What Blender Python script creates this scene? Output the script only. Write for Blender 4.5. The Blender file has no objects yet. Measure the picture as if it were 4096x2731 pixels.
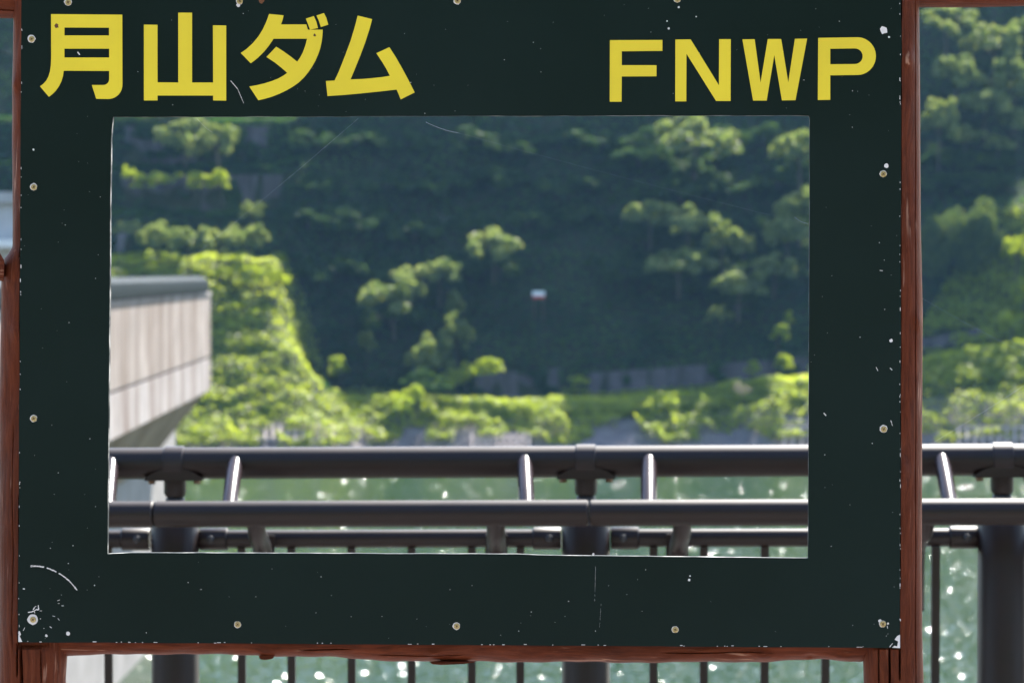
import bpy, bmesh, math, random
import numpy as np
from mathutils import Vector, Matrix
from mathutils.bvhtree import BVHTree

random.seed(7)
RNG = np.random.default_rng(11)
S = bpy.context.scene
COL = S.collection

# ---------------------------------------------------------------- camera, light, exposure
F_PX = 11378.0                      # focal length in photograph pixels (100 mm on 36 mm)
CAM_H = 1.51
PITCH = math.atan(277.0 / F_PX)
cam_d = bpy.data.cameras.new('camera')
cam_d.lens = 100.0
cam_d.sensor_width = 36.0
cam_d.clip_start = 0.05
cam_d.clip_end = 3000
cam_d.dof.use_dof = True
cam_d.dof.focus_distance = 3.94
cam_d.dof.aperture_fstop = 10.0
cam = bpy.data.objects.new('camera', cam_d)
COL.objects.link(cam)
cam.location = (0, 0, CAM_H)
cam.rotation_euler = (math.pi / 2 - PITCH, 0, 0)
S.camera = cam

SUN_AZ = math.radians(25)           # to the right of the view direction, behind the valley side
SUN_EL = math.radians(49)
SUN_DIR = Vector((math.sin(SUN_AZ) * math.cos(SUN_EL), math.cos(SUN_AZ) * math.cos(SUN_EL), math.sin(SUN_EL)))
W = bpy.data.worlds.new('World')
S.world = W
W.use_nodes = True
wn = W.node_tree.nodes
bg = wn['Background']
bg.inputs['Strength'].default_value = 0.13
sky = wn.new('ShaderNodeTexSky')
sky.sky_type = 'NISHITA'
sky.sun_disc = False
sky.sun_elevation = SUN_EL
sky.sun_rotation = SUN_AZ
W.node_tree.links.new(sky.outputs[0], bg.inputs['Color'])
sun_d = bpy.data.lights.new('sun', 'SUN')
sun_d.energy = 5.0
sun_d.angle = math.radians(0.53)
sun_d.color = (1.0, 0.95, 0.87)
sun = bpy.data.objects.new('sun', sun_d)
COL.objects.link(sun)
sun.rotation_euler = SUN_DIR.to_track_quat('Z', 'Y').to_euler()
sun.location = (30, 40, 60)
S.view_settings.view_transform = 'Standard'
S.view_settings.look = 'None'
S.view_settings.exposure = 1.95
S.view_settings.gamma = 1.0
S.view_settings.use_curve_mapping = False
S.render.engine = 'CYCLES'
S.cycles.use_denoising = True
S.cycles.max_bounces = 8
S.cycles.volume_bounces = 0
S.cycles.sample_clamp_indirect = 8.0

# ---------------------------------------------------------------- helpers
VS = 4096 / 2352.0                  # the survey grid (2352 wide) to photograph pixels
CP, SP = math.cos(PITCH), math.sin(PITCH)

def ray(px, py):
    cx = (px - 2048) / F_PX
    cy = (1365.5 - py) / F_PX
    return Vector((cx, CP + cy * SP, -SP + cy * CP))

def at(px, py, Y0, slope=0.0):
    """point of the vertical plane Y = Y0 + slope*X seen at photograph pixel (px, py)"""
    d = ray(px, py)
    t = Y0 / (d.y - slope * d.x)
    return Vector((0, 0, CAM_H)) + d * t

def tag(o, label=None, cat=None, group=None, kind=None):
    if label: o['label'] = label
    if cat: o['category'] = cat
    if group: o['group'] = group
    if kind: o['kind'] = kind
    return o

def empty(name, loc, label=None, cat=None, group=None):
    o = bpy.data.objects.new(name, None)
    COL.objects.link(o)
    o.location = loc
    o.empty_display_size = 0.2
    return tag(o, label, cat, group)

def link(name, me, mat=None, parent=None, smooth=False):
    o = bpy.data.objects.new(name, me)
    COL.objects.link(o)
    if mat is not None and not me.materials:
        for m in (mat if isinstance(mat, (list, tuple)) else [mat]):
            me.materials.append(m)
    if smooth:
        me.polygons.foreach_set('use_smooth', [True] * len(me.polygons))
    if parent is not None:
        o.parent = parent
        o.matrix_parent_inverse = Matrix.Translation(-Vector(parent.location))
    return o

def mesh(name, verts, faces):
    me = bpy.data.meshes.new(name)
    me.from_pydata([tuple(v) for v in verts], [], [tuple(f) for f in faces])
    me.update()
    return me

class MB:
    def __init__(s):
        s.v, s.f = [], []
    def add(s, verts, faces):
        n = len(s.v)
        s.v += [Vector(v) for v in verts]
        s.f += [tuple(i + n for i in f) for f in faces]
    def hexa(s, p):                 # 8 corners: bottom 0-3, top 4-7
        s.add(p, [(3, 2, 1, 0), (4, 5, 6, 7), (0, 1, 5, 4), (1, 2, 6, 5), (2, 3, 7, 6), (3, 0, 4, 7)])
    def box(s, a, b):
        x0, y0, z0 = a; x1, y1, z1 = b
        s.hexa([(x0, y0, z0), (x1, y0, z0), (x1, y1, z0), (x0, y1, z0), (x0, y0, z1), (x1, y0, z1), (x1, y1, z1), (x0, y1, z1)])
    def bar(s, a, b, w, d, up=Vector((0, 0, 1))):   # rectangular bar from a to b, w across, d along 'side'
        a, b = Vector(a), Vector(b)
        t = (b - a).normalized()
        u = t.cross(up)
        if u.length < 1e-4: u = t.cross(Vector((0, 1, 0)))
        u.normalize(); v = u.cross(t)
        u *= w / 2; v *= d / 2
        s.hexa([a - u - v, a + u - v, a + u + v, a - u + v, b - u - v, b + u - v, b + u + v, b - u + v])
    def tube(s, pts, radii, n=20, caps=True):
        pts = [Vector(p) for p in pts]
        if not isinstance(radii, (list, tuple)): radii = [radii] * len(pts)
        base = len(s.v)
        ref = None
        for i, p in enumerate(pts):
            t = (pts[min(i + 1, len(pts) - 1)] - pts[max(i - 1, 0)]).normalized()
            if ref is None:
                ref = t.cross(Vector((0, 0, 1)))
                if ref.length < 1e-3: ref = t.cross(Vector((0, 1, 0)))
            u = (ref - t * ref.dot(t)).normalized(); v = t.cross(u); ref = u
            for k in range(n):
                a = 2 * math.pi * k / n
                s.v.append(p + (u * math.cos(a) + v * math.sin(a)) * radii[i])
        for i in range(len(pts) - 1):
            for k in range(n):
                a, b = base + i * n + k, base + i * n + (k + 1) % n
                s.f.append((a, b, b + n, a + n))
        if caps:
            s.f.append(tuple(base + k for k in reversed(range(n))))
            e = base + (len(pts) - 1) * n
            s.f.append(tuple(e + k for k in range(n)))
    def build(s, name, mat, parent=None, smooth=False, bevel=0.0, auto=True):
        me = mesh(name, s.v, s.f)
        if bevel > 0:
            bm = bmesh.new(); bm.from_mesh(me)
            ed = [e for e in bm.edges if len(e.link_faces) == 2 and e.calc_face_angle(0) > 0.6]
            bmesh.ops.bevel(bm, geom=ed, offset=bevel, segments=3, affect='EDGES', clamp_overlap=True)
            bm.to_mesh(me); bm.free()
        o = link(name, me, mat, parent, smooth)
        if smooth and auto:
            sharp_edges(me)
        return o

def sharp_edges(me, ang=0.6):
    bm = bmesh.new(); bm.from_mesh(me)
    for e in bm.edges:
        if len(e.link_faces) == 2 and e.calc_face_angle(0) > ang: e.smooth = False
    bm.to_mesh(me); bm.free()

# value noise (numpy, 3-D)
_T = RNG.random((64, 64, 64))
def vnoise(p, scale, seed=0):
    q = np.asarray(p, float) * scale + 17.3 * seed + 1000.0
    i = np.floor(q).astype(int); f = q - i
    f = f * f * (3 - 2 * f)
    out = 0
    for dx in (0, 1):
        for dy in (0, 1):
            for dz in (0, 1):
                w = (f[..., 0] if dx else 1 - f[..., 0]) * (f[..., 1] if dy else 1 - f[..., 1]) * (f[..., 2] if dz else 1 - f[..., 2])
                out = out + w * _T[(i[..., 0] + dx) % 64, (i[..., 1] + dy) % 64, (i[..., 2] + dz) % 64]
    return out * 2 - 1

# ---------------------------------------------------------------- materials
def new_mat(name):
    m = bpy.data.materials.new(name)
    m.use_nodes = True
    nt = m.node_tree
    return m, nt, nt.nodes['Principled BSDF'], nt.links

def N(nt, kind, **kw):
    n = nt.nodes.new(kind)
    for k, v in kw.items():
        if k in n.inputs: n.inputs[k].default_value = v
        else: setattr(n, k, v)
    return n

def ramp(nt, fac, stops, L):
    r = nt.nodes.new('ShaderNodeValToRGB')
    el = r.color_ramp.elements
    while len(el) < len(stops): el.new(0.5)
    for e, (p, c) in zip(el, stops):
        e.position = p; e.color = (*c, 1)
    L.new(fac, r.inputs[0])
    return r

def noise_mat(name, c0, c1, scale=4.0, rough=0.6, stretch=(1, 1, 1), bump=0.0, metal=0.0, detail=6.0, spec=0.5, lo=0.3, hi=0.7, rr=0.0):
    m, nt, b, L = new_mat(name)
    tc = N(nt, 'ShaderNodeTexCoord')
    mp = N(nt, 'ShaderNodeMapping'); mp.inputs['Scale'].default_value = stretch
    L.new(tc.outputs['Object'], mp.inputs[0])
    nz = N(nt, 'ShaderNodeTexNoise', Scale=scale, Detail=detail, Roughness=0.6)
    L.new(mp.outputs[0], nz.inputs['Vector'])
    r = ramp(nt, nz.outputs['Fac'], [(lo, c0), (hi, c1)], L)
    L.new(r.outputs[0], b.inputs['Base Color'])
    b.inputs['Roughness'].default_value = rough
    b.inputs['Metallic'].default_value = metal
    b.inputs['Specular IOR Level'].default_value = spec
    if rr:
        mr = N(nt, 'ShaderNodeMapRange'); mr.inputs['To Min'].default_value = rough - rr; mr.inputs['To Max'].default_value = rough + rr
        L.new(nz.outputs['Fac'], mr.inputs[0]); L.new(mr.outputs[0], b.inputs['Roughness'])
    if bump:
        bp = N(nt, 'ShaderNodeBump', Strength=1.0, Distance=bump)
        L.new(nz.outputs['Fac'], bp.inputs['Height']); L.new(bp.outputs[0], b.inputs['Normal'])
    return m

def leaf_mat(name, stops, trans=0.5, tcol=(0.30, 0.42, 0.04), nscale=0.12, wr=0.55, wn=0.55, gloss=0.03):
    m, nt, b, L = new_mat(name)
    nt.nodes.remove(b)
    out = nt.nodes['Material Output']
    geo = N(nt, 'ShaderNodeNewGeometry')
    nz = N(nt, 'ShaderNodeTexNoise', Scale=nscale, Detail=3.0)
    L.new(geo.outputs['Position'], nz.inputs['Vector'])
    mx = N(nt, 'ShaderNodeMath', operation='MULTIPLY_ADD'); mx.inputs[1].default_value = wr
    L.new(geo.outputs['Random Per Island'], mx.inputs[0])
    mm = N(nt, 'ShaderNodeMath', operation='MULTIPLY'); mm.inputs[1].default_value = wn
    L.new(nz.outputs['Fac'], mm.inputs[0]); L.new(mm.outputs[0], mx.inputs[2])
    r = ramp(nt, mx.outputs[0], stops, L)
    df = N(nt, 'ShaderNodeBsdfDiffuse'); L.new(r.outputs[0], df.inputs[0])
    tr = N(nt, 'ShaderNodeBsdfTranslucent')
    mc = N(nt, 'ShaderNodeMix', data_type='RGBA', blend_type='MULTIPLY'); mc.inputs[0].default_value = 1.0
    L.new(r.outputs[0], mc.inputs[6]); mc.inputs[7].default_value = (tcol[0] / 0.12, tcol[1] / 0.16, tcol[2] / 0.04, 1)
    L.new(mc.outputs[2], tr.inputs[0])
    ms = N(nt, 'ShaderNodeMixShader'); ms.inputs[0].default_value = trans
    L.new(df.outputs[0], ms.inputs[1]); L.new(tr.outputs[0], ms.inputs[2])
    gl = N(nt, 'ShaderNodeBsdfGlossy', Roughness=0.45); gl.inputs[0].default_value = (1, 1, 1, 1)
    m2 = N(nt, 'ShaderNodeMixShader'); m2.inputs[0].default_value = gloss
    L.new(ms.outputs[0], m2.inputs[1]); L.new(gl.outputs[0], m2.inputs[2])
    L.new(m2.outputs[0], out.inputs['Surface'])
    return m

def wood_mat(name, axis):
    """stained log; grain runs along object axis 'X' or 'Z'"""
    m, nt, b, L = new_mat(name)
    tc = N(nt, 'ShaderNodeTexCoord')
    mp = N(nt, 'ShaderNodeMapping'); mp.inputs['Scale'].default_value = (1, 14, 14) if axis == 'X' else (14, 14, 1)
    L.new(tc.outputs['Object'], mp.inputs[0])
    wrp = N(nt, 'ShaderNodeTexNoise', Scale=5.0, Detail=2.0)
    L.new(tc.outputs['Object'], wrp.inputs['Vector'])
    ad = N(nt, 'ShaderNodeMixRGB', blend_type='ADD'); ad.inputs[0].default_value = 0.5
    L.new(mp.outputs[0], ad.inputs[1]); L.new(wrp.outputs['Color'], ad.inputs[2])
    n1 = N(nt, 'ShaderNodeTexNoise', Scale=14.0, Detail=9.0, Roughness=0.72)
    L.new(ad.outputs[0], n1.inputs['Vector'])
    n2 = N(nt, 'ShaderNodeTexNoise', Scale=3.0, Detail=3.0)
    L.new(tc.outputs['Object'], n2.inputs['Vector'])
    r1 = ramp(nt, n1.outputs['Fac'], [(0.25, (0.036, 0.0075, 0.003)), (0.5, (0.102, 0.0215, 0.0075)), (0.78, (0.175, 0.046, 0.018))], L)
    r2 = ramp(nt, n2.outputs['Fac'], [(0.3, (0.72, 0.70, 0.70)), (0.7, (1.12, 1.05, 1.0))], L)
    mu = N(nt, 'ShaderNodeMixRGB', blend_type='MULTIPLY'); mu.inputs[0].default_value = 1
    L.new(r1.outputs[0], mu.inputs[1]); L.new(r2.outputs[0], mu.inputs[2])
    # long pale weathered streaks where the stain has worn off
    mp3 = N(nt, 'ShaderNodeMapping'); mp3.inputs['Scale'].default_value = (5, 70, 70) if axis == 'X' else (70, 70, 5)
    L.new(tc.outputs['Object'], mp3.inputs[0])
    n3 = N(nt, 'ShaderNodeTexNoise', Scale=2.4, Detail=4.0)
    L.new(mp3.outputs[0], n3.inputs['Vector'])
    r3 = ramp(nt, n3.outputs['Fac'], [(0.61, (0, 0, 0)), (0.70, (1, 1, 1))], L)
    n4 = N(nt, 'ShaderNodeTexNoise', Scale=11.0, Detail=2.0)
    L.new(tc.outputs['Object'], n4.inputs['Vector'])
    r4 = ramp(nt, n4.outputs['Fac'], [(0.45, (0, 0, 0)), (0.62, (0.75, 0.75, 0.75))], L)
    mk = N(nt, 'ShaderNodeMath', operation='MULTIPLY'); L.new(r3.outputs[0], mk.inputs[0]); L.new(r4.outputs[0], mk.inputs[1])
    mi = N(nt, 'ShaderNodeMixRGB'); L.new(mk.outputs[0], mi.inputs[0]); L.new(mu.outputs[0], mi.inputs[1]); mi.inputs[2].default_value = (0.44, 0.24, 0.17, 1)
    L.new(mi.outputs[0], b.inputs['Base Color'])
    b.inputs['Roughness'].default_value = 0.55; b.inputs['Specular IOR Level'].default_value = 0.12
    bp = N(nt, 'ShaderNodeBump', Strength=0.9, Distance=0.002)
    L.new(n1.outputs['Fac'], bp.inputs['Height']); L.new(bp.outputs[0], b.inputs['Normal'])
    return m

def concrete_mat(name, base, streak=0.5, warm=(0.30, 0.22, 0.17)):
    """cast concrete with rain streaks that run down the face"""
    m, nt, b, L = new_mat(name)
    tc = N(nt, 'ShaderNodeTexCoord')
    mp = N(nt, 'ShaderNodeMapping'); mp.inputs['Scale'].default_value = (0.42, 0.42, 0.06)
    L.new(tc.outputs['Object'], mp.inputs[0])
    n1 = N(nt, 'ShaderNodeTexNoise', Scale=1.6, Detail=6.0, Roughness=0.6); L.new(mp.outputs[0], n1.inputs['Vector'])
    n2 = N(nt, 'ShaderNodeTexNoise', Scale=0.8, Detail=5.0); L.new(tc.outputs['Object'], n2.inputs['Vector'])
    r1 = ramp(nt, n1.outputs['Fac'], [(0.42, (0, 0, 0)), (0.64, (streak, streak, streak))], L)
    r2 = ramp(nt, n2.outputs['Fac'], [(0.3, tuple(c * 0.8 for c in base)), (0.7, tuple(c * 1.12 for c in base))], L)
    mi = N(nt, 'ShaderNodeMixRGB'); L.new(r1.outputs[0], mi.inputs[0]); L.new(r2.outputs[0], mi.inputs[1]); mi.inputs[2].default_value = (*warm, 1)
    L.new(mi.outputs[0], b.inputs['Base Color'])
    b.inputs['Roughness'].default_value = 0.9
    b.inputs['Specular IOR Level'].default_value = 0.03
    return m

M = {}
M['green'] = noise_mat('dark_green_paint', (0.0020, 0.0090, 0.0074), (0.0056, 0.0148, 0.0134), scale=1.6, rough=0.40, spec=0.12, rr=0.06)
M['yellow'] = noise_mat('yellow_sheet', (0.735, 0.545, 0.032), (0.83, 0.625, 0.032), scale=6, rough=0.45, spec=0.3)
M['chip'] = noise_mat('bare_undercoat', (0.62, 0.56, 0.54), (0.76, 0.70, 0.68), scale=60, rough=0.8, spec=0.2)
M['rust'] = noise_mat('rust_spot', (0.06, 0.025, 0.01), (0.22, 0.08, 0.03), scale=300, rough=0.9)
M['edge'] = noise_mat('worn_board_edge', (0.03, 0.035, 0.033), (0.55, 0.54, 0.50), scale=35, rough=0.6, lo=0.47, hi=0.86, spec=0.12)
M['wood_v'] = wood_mat('stained_log_upright', 'Z')
M['wood_h'] = wood_mat('stained_log_level', 'X')
M['brass'] = noise_mat('zinc_yellow_screw', (0.30, 0.22, 0.09), (0.55, 0.42, 0.20), scale=400, rough=0.38, metal=0.7)
M['slot'] = noise_mat('screw_slot', (0.06, 0.03, 0.015), (0.12, 0.06, 0.025), scale=300, rough=0.8)
M['rail'] = noise_mat('brown_metal_paint', (0.0050, 0.0008, 0.0004), (0.0100, 0.0022, 0.0010), scale=7, rough=0.46, spec=0.38, stretch=(1, 4, 4), rr=0.08)
M['rail_arm'] = noise_mat('worn_brown_metal', (0.022, 0.014, 0.015), (0.040, 0.028, 0.030), scale=12, rough=0.26, spec=0.34)
M['rail_clamp'] = noise_mat('clamp_paint', (0.011, 0.006, 0.006), (0.020, 0.012, 0.012), scale=12, rough=0.44, spec=0.36)
M['bolt'] = noise_mat('bolt_steel', (0.10, 0.06, 0.04), (0.20, 0.12, 0.08), scale=200, rough=0.5, metal=0.5)
M['rubber'] = noise_mat('black_collar', (0.012, 0.013, 0.016), (0.02, 0.02, 0.024), scale=20, rough=0.5)
M['parapet'] = concrete_mat('parapet_concrete', (0.300, 0.262, 0.236), 0.85, (0.125, 0.088, 0.064))
M['fascia'] = concrete_mat('fascia_concrete', (0.335, 0.305, 0.288), 0.9, (0.15, 0.11, 0.09))
M['haunch'] = concrete_mat('haunch_concrete', (0.29, 0.225, 0.17), 0.8, (0.15, 0.10, 0.065))
M['pier'] = concrete_mat('pier_concrete', (0.275, 0.26, 0.248), 0.25, (0.2, 0.18, 0.165))
M['joint'] = noise_mat('joint_filler', (0.05, 0.05, 0.06), (0.09, 0.09, 0.10), scale=2, rough=0.9)
M['coping'] = noise_mat('grey_green_metal', (0.010, 0.0155, 0.0165), (0.016, 0.022, 0.023), scale=0.8, rough=0.6, spec=0.05)
M['hut'] = concrete_mat('hut_render', (0.42, 0.42, 0.43), 0.2, (0.33, 0.32, 0.32))
M['hut_white'] = noise_mat('white_ledge', (0.74, 0.74, 0.74), (0.80, 0.80, 0.80), scale=2, rough=0.6)
M['plaza'] = noise_mat('pale_paving', (0.18, 0.168, 0.157), (0.25, 0.233, 0.218), scale=1.5, rough=0.85, bump=0.002)
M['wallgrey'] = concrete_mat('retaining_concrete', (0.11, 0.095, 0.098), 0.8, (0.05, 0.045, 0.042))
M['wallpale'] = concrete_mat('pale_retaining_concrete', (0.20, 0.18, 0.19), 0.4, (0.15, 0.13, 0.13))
M['lattice'] = noise_mat('lattice_concrete', (0.34, 0.27, 0.24), (0.48, 0.40, 0.36), scale=2, rough=0.9)
M['soil'] = noise_mat('dark_slope_soil', (0.020, 0.028, 0.014), (0.045, 0.050, 0.028), scale=0.6, rough=0.95, spec=0.1)
M['rock'] = noise_mat('bank_rock', (0.085, 0.075, 0.08), (0.20, 0.175, 0.175), scale=0.7, rough=0.95, detail=9, spec=0.15, bump=0.25)
M['bark'] = noise_mat('bark', (0.05, 0.04, 0.03), (0.11, 0.09, 0.07), scale=9, rough=0.9, stretch=(4, 4, 1))
M['white'] = noise_mat('white_board', (0.74, 0.76, 0.80), (0.80, 0.82, 0.84), scale=2, rough=0.5)
M['red'] = noise_mat('red_board', (0.42, 0.03, 0.025), (0.50, 0.045, 0.035), scale=2, rough=0.5)
M['thread'] = noise_mat('spider_silk', (0.80, 0.80, 0.80), (0.88, 0.88, 0.88), scale=50, rough=0.25, spec=0.8)
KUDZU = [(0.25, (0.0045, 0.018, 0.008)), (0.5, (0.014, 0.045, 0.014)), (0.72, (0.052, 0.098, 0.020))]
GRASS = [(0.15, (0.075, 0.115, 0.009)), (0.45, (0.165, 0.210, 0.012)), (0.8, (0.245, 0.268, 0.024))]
TREE = [(0.2, (0.024, 0.050, 0.014)), (0.55, (0.125, 0.160, 0.034)), (0.85, (0.240, 0.250, 0.082))]
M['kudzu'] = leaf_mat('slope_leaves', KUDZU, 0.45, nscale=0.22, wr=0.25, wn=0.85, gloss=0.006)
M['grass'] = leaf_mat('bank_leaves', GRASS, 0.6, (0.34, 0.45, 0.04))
M['big'] = leaf_mat('creeper_tree_leaves', [(0.2, (0.020, 0.042, 0.014)), (0.55, (0.060, 0.092, 0.024)), (0.9, (0.125, 0.150, 0.050))], 0.35, (0.24, 0.32, 0.05), 0.3, gloss=0.012)
M['shade_toned_tree'] = leaf_mat('shade_toned_leaves', [(0.2, (0.008, 0.025, 0.010)), (0.5, (0.028, 0.060, 0.017)), (0.85, (0.070, 0.105, 0.030))], 0.4, (0.2, 0.28, 0.04), 0.3, gloss=0.006)  # tree leaf colours darkened, so part of the shade is in the colour
M['tree'] = leaf_mat('tree_leaves', TREE, 0.45, (0.26, 0.36, 0.06), 0.3)
M['pale'] = leaf_mat('pale_shrub_leaves', [(0.2, (0.16, 0.17, 0.11)), (0.8, (0.30, 0.30, 0.22))], 0.4, (0.2, 0.22, 0.05))

def water_mat():
    m, nt, b, L = new_mat('reservoir_water')
    geo = N(nt, 'ShaderNodeNewGeometry')
    nb = N(nt, 'ShaderNodeTexNoise', Scale=0.03, Detail=2.0); L.new(geo.outputs['Position'], nb.inputs['Vector'])
    r = ramp(nt, nb.outputs['Fac'], [(0.35, (0.010, 0.030, 0.006)), (0.65, (0.013, 0.036, 0.008))], L)
    L.new(r.outputs[0], b.inputs['Base Color'])
    b.inputs['Roughness'].default_value = 0.12
    b.inputs['IOR'].default_value = 1.33
    mp = N(nt, 'ShaderNodeMapping'); mp.inputs['Scale'].default_value = (0.8, 1.6, 1)
    L.new(geo.outputs['Position'], mp.inputs[0])
    n1 = N(nt, 'ShaderNodeTexNoise', Scale=1.1, Detail=4.0, Roughness=0.6); L.new(mp.outputs[0], n1.inputs['Vector'])
    bp = N(nt, 'ShaderNodeBump', Strength=1.0, Distance=0.07); L.new(n1.outputs['Fac'], bp.inputs['Height'])
    # wavelets: every little cell has a tilt of its own, a few of them steep
    v = N(nt, 'ShaderNodeTexVoronoi', Scale=6.0); L.new(geo.outputs['Position'], v.inputs['Vector'])
    sub = N(nt, 'ShaderNodeVectorMath', operation='SUBTRACT'); sub.inputs[1].default_value = (0.5, 0.5, 0.5); L.new(v.outputs['Color'], sub.inputs[0])
    ab = N(nt, 'ShaderNodeVectorMath', operation='ABSOLUTE'); L.new(sub.outputs[0], ab.inputs[0])
    m1 = N(nt, 'ShaderNodeVectorMath', operation='MULTIPLY'); L.new(sub.outputs[0], m1.inputs[0]); L.new(ab.outputs[0], m1.inputs[1])
    sc = N(nt, 'ShaderNodeVectorMath', operation='MULTIPLY'); sc.inputs[1].default_value = (7.95, 7.95, 0); m2_ = N(nt, 'ShaderNodeVectorMath', operation='MULTIPLY'); L.new(m1.outputs[0], m2_.inputs[0]); L.new(ab.outputs[0], m2_.inputs[1])
    m3_ = N(nt, 'ShaderNodeVectorMath', operation='MULTIPLY'); L.new(m2_.outputs[0], m3_.inputs[0]); L.new(ab.outputs[0], m3_.inputs[1])
    L.new(m3_.outputs[0], sc.inputs[0])
    add = N(nt, 'ShaderNodeVectorMath', operation='ADD'); L.new(bp.outputs[0], add.inputs[0]); L.new(sc.outputs[0], add.inputs[1])
    nm = N(nt, 'ShaderNodeVectorMath', operation='NORMALIZE'); L.new(add.outputs[0], nm.inputs[0])
    L.new(nm.outputs[0], b.inputs['Normal'])
    return m
M['water'] = water_mat()

# ---------------------------------------------------------------- the setting: water, plaza, hillside
WATER_Z = -13.9
mb = MB(); mb.add([(-420, 9.0, WATER_Z), (420, 9.0, WATER_Z), (420, 300, WATER_Z), (-420, 300, WATER_Z)], [(0, 1, 2, 3)])
tag(mb.build('water', M['water']), kind='structure')
mb = MB(); mb.box((-60, -60, -22), (60, 7.4, 0))
tag(mb.build('plaza_ground', M['plaza']), kind='structure')
mb = MB(); mb.box((-60, 6.86, 0.003), (60, 7.38, 0.14))
tag(mb.build('kerb', M['plaza'], bevel=0.02), kind='structure')

# unseen wooded slope added behind the viewer to block the bright horizon sky
hv_, hf_ = [], []
hx = np.linspace(-420, 420, 64); hs_ = np.linspace(0, 1, 22)
for a in hx:
    for t in hs_:
        q = np.array([a, -70 - 200 * t - 14 * math.sin(a * .02), 2])
        nzv = float(vnoise(q, .03, 31)) * 14 + float(vnoise(q, .12, 32)) * 4
        hv_.append((a, q[1], -0.5 + 118 * t ** 0.9 + nzv * min(1, t * 4)))
for i in range(63):
    for j in range(21):
        hf_.append((i * 22 + j, i * 22 + j + 1, i * 22 + j + 23, i * 22 + j + 22))
M['far_wood'] = noise_mat('far_woodland', (0.02, 0.035, 0.012), (0.07, 0.09, 0.03), scale=0.2, rough=0.95, spec=0.1)
tag(link('added_hills', mesh('added_hills', hv_, hf_), M['far_wood'], smooth=True), kind='structure')
mb = MB(); mb.box((-420, -300, -22.5), (420, -60.002, -0.02))
tag(mb.build('terrain', M['far_wood']), kind='structure')

# side view of the valley wall (Y, z) at a few stations along X
LEFT = [(237, -22), (239.5, -13.9), (241.2, -12.8), (243.0, -11.8), (251.4, -6.0), (259.4, 0.3), (262, 2.4), (267, 2.7), (268.4, 6.8), (271, 7.3),
        (272.2, 11.2), (274.3, 11.7), (275.6, 16), (278, 16.6), (290, 30), (310, 38), (340, 40)]
CENTER = [(243, -22), (246.5, -13.9), (247.9, -12.9), (250.4, -11.4), (252.4, -10.1), (259.4, -10.9), (260.3, -7.6), (263.2, -4), (266.3, 0), (270.2, 5),
          (274.2, 10), (278.1, 15), (282, 20), (283.8, 24), (290, 33), (310, 40), (340, 42)]
RIGHT = [(243, -22), (246.5, -13.9), (248.3, -12.2), (251.3, -9.9), (253.3, -8.1), (260.0, -8.9), (261.0, -6.0), (263.2, -3.6), (266.3, 0), (270.2, 5),
         (274.2, 10), (278.1, 15), (283, 21), (290.4, 29), (295.3, 37), (310, 45), (340, 50)]
RIGHT2 = [(243, -22), (246.5, -13.9), (248.8, -11.8), (252.4, -8.6), (254.4, -6.6), (261, -7.4), (262.2, -4.6), (264.2, -2), (266.5, 0.6), (270.4, 5.4),
          (274.6, 10.4), (279, 16), (284, 22), (291, 30), (295.4, 38), (310, 46), (340, 50)]
FAR = [(243, -22), (246.5, -13.9), (249, -11.4), (253, -8.2), (256, -5.3), (260.0, -5.6), (261.0, -3.4), (262, -1), (264.2, 3), (267.6, 7.6),
       (276.5, 11), (282, 17.5), (287.5, 25), (293, 32), (297, 39), (312, 46), (340, 50)]
STATIONS = [(-160, LEFT), (-21.2, LEFT), (-19.2, [(a[0] * .5 + b[0] * .5, a[1] * .5 + b[1] * .5) for a, b in zip(LEFT, CENTER)]), (-16.8, CENTER), (9, CENTER),
            (27, RIGHT), (37, RIGHT2), (45, FAR), (160, FAR)]
SX = np.array([s[0] for s in STATIONS])
SP_ = np.array([s[1] for s in STATIONS])             # stations x points x 2
XS = np.arange(-120, 120.01, 0.6)
SHIFT = [4.5, 4.5, 4.5, 4.2, 2.0, -0.6, -1.0] + [0.0] * 10
prof = np.stack([np.stack([np.interp(XS - SHIFT[k] * np.clip((-XS - 2) / 6, 0, 1), SX, SP_[:, k, c]) for c in (0, 1)], -1) for k in range(SP_.shape[1])], 1)   # nx, np, 2
SUB = [3, 4, 4, 10, 9, 4, 7, 7, 9, 9, 9, 9, 9, 9, 8, 6]
rows = []
for k, n in enumerate(SUB):
    for j in range(n):
        t = j / n
        rows.append(prof[:, k] * (1 - t) + prof[:, k + 1] * t)
rows.append(prof[:, -1])
G = np.stack(rows, 1)                                # nx, ns, 2
NX, NS = G.shape[:2]
P = np.zeros((NX, NS, 3))
P[..., 0] = XS[:, None]; P[..., 1] = G[..., 0]; P[..., 2] = G[..., 1]
P0 = P.copy()
amp = np.clip((P[..., 2] + 13.2) / 2.5, 0.05, 1)
P[..., 1] += amp * (0.75 * vnoise(P0, 0.16, 1) + 0.30 * vnoise(P0, 0.5, 2))
ROWS = np.clip((-17.0 - P0[..., 0]) / 3, 0, 1) * np.clip((P0[..., 2] + 11.8) / 1.0, 0, 1) * np.clip((2.6 - P0[..., 2]) / .5, 0, 1)
P[..., 1] += ROWS * 0.42 * np.sin(P0[..., 2] * 3.1 + 4.5 * vnoise(P0, 0.14, 5) + 0.06 * P0[..., 0])
MID = np.clip((P0[..., 2] + 6) / 4, 0, 1) * np.clip((P0[..., 0] + 16) / 4, 0, 1)
P[..., 1] += MID * (0.9 * vnoise(P0 * np.array([1, .3, 1.3]), 0.085, 41) + 0.5) 
P[..., 0] += amp * 0.5 * vnoise(P0, 0.2, 3)
P[..., 2] += amp * 0.35 * vnoise(P0, 0.22, 4)
idx = np.arange(NX * NS).reshape(NX, NS)
quads = np.stack([idx[:-1, :-1], idx[1:, :-1], idx[1:, 1:], idx[:-1, 1:]], -1).reshape(-1, 4)
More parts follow.
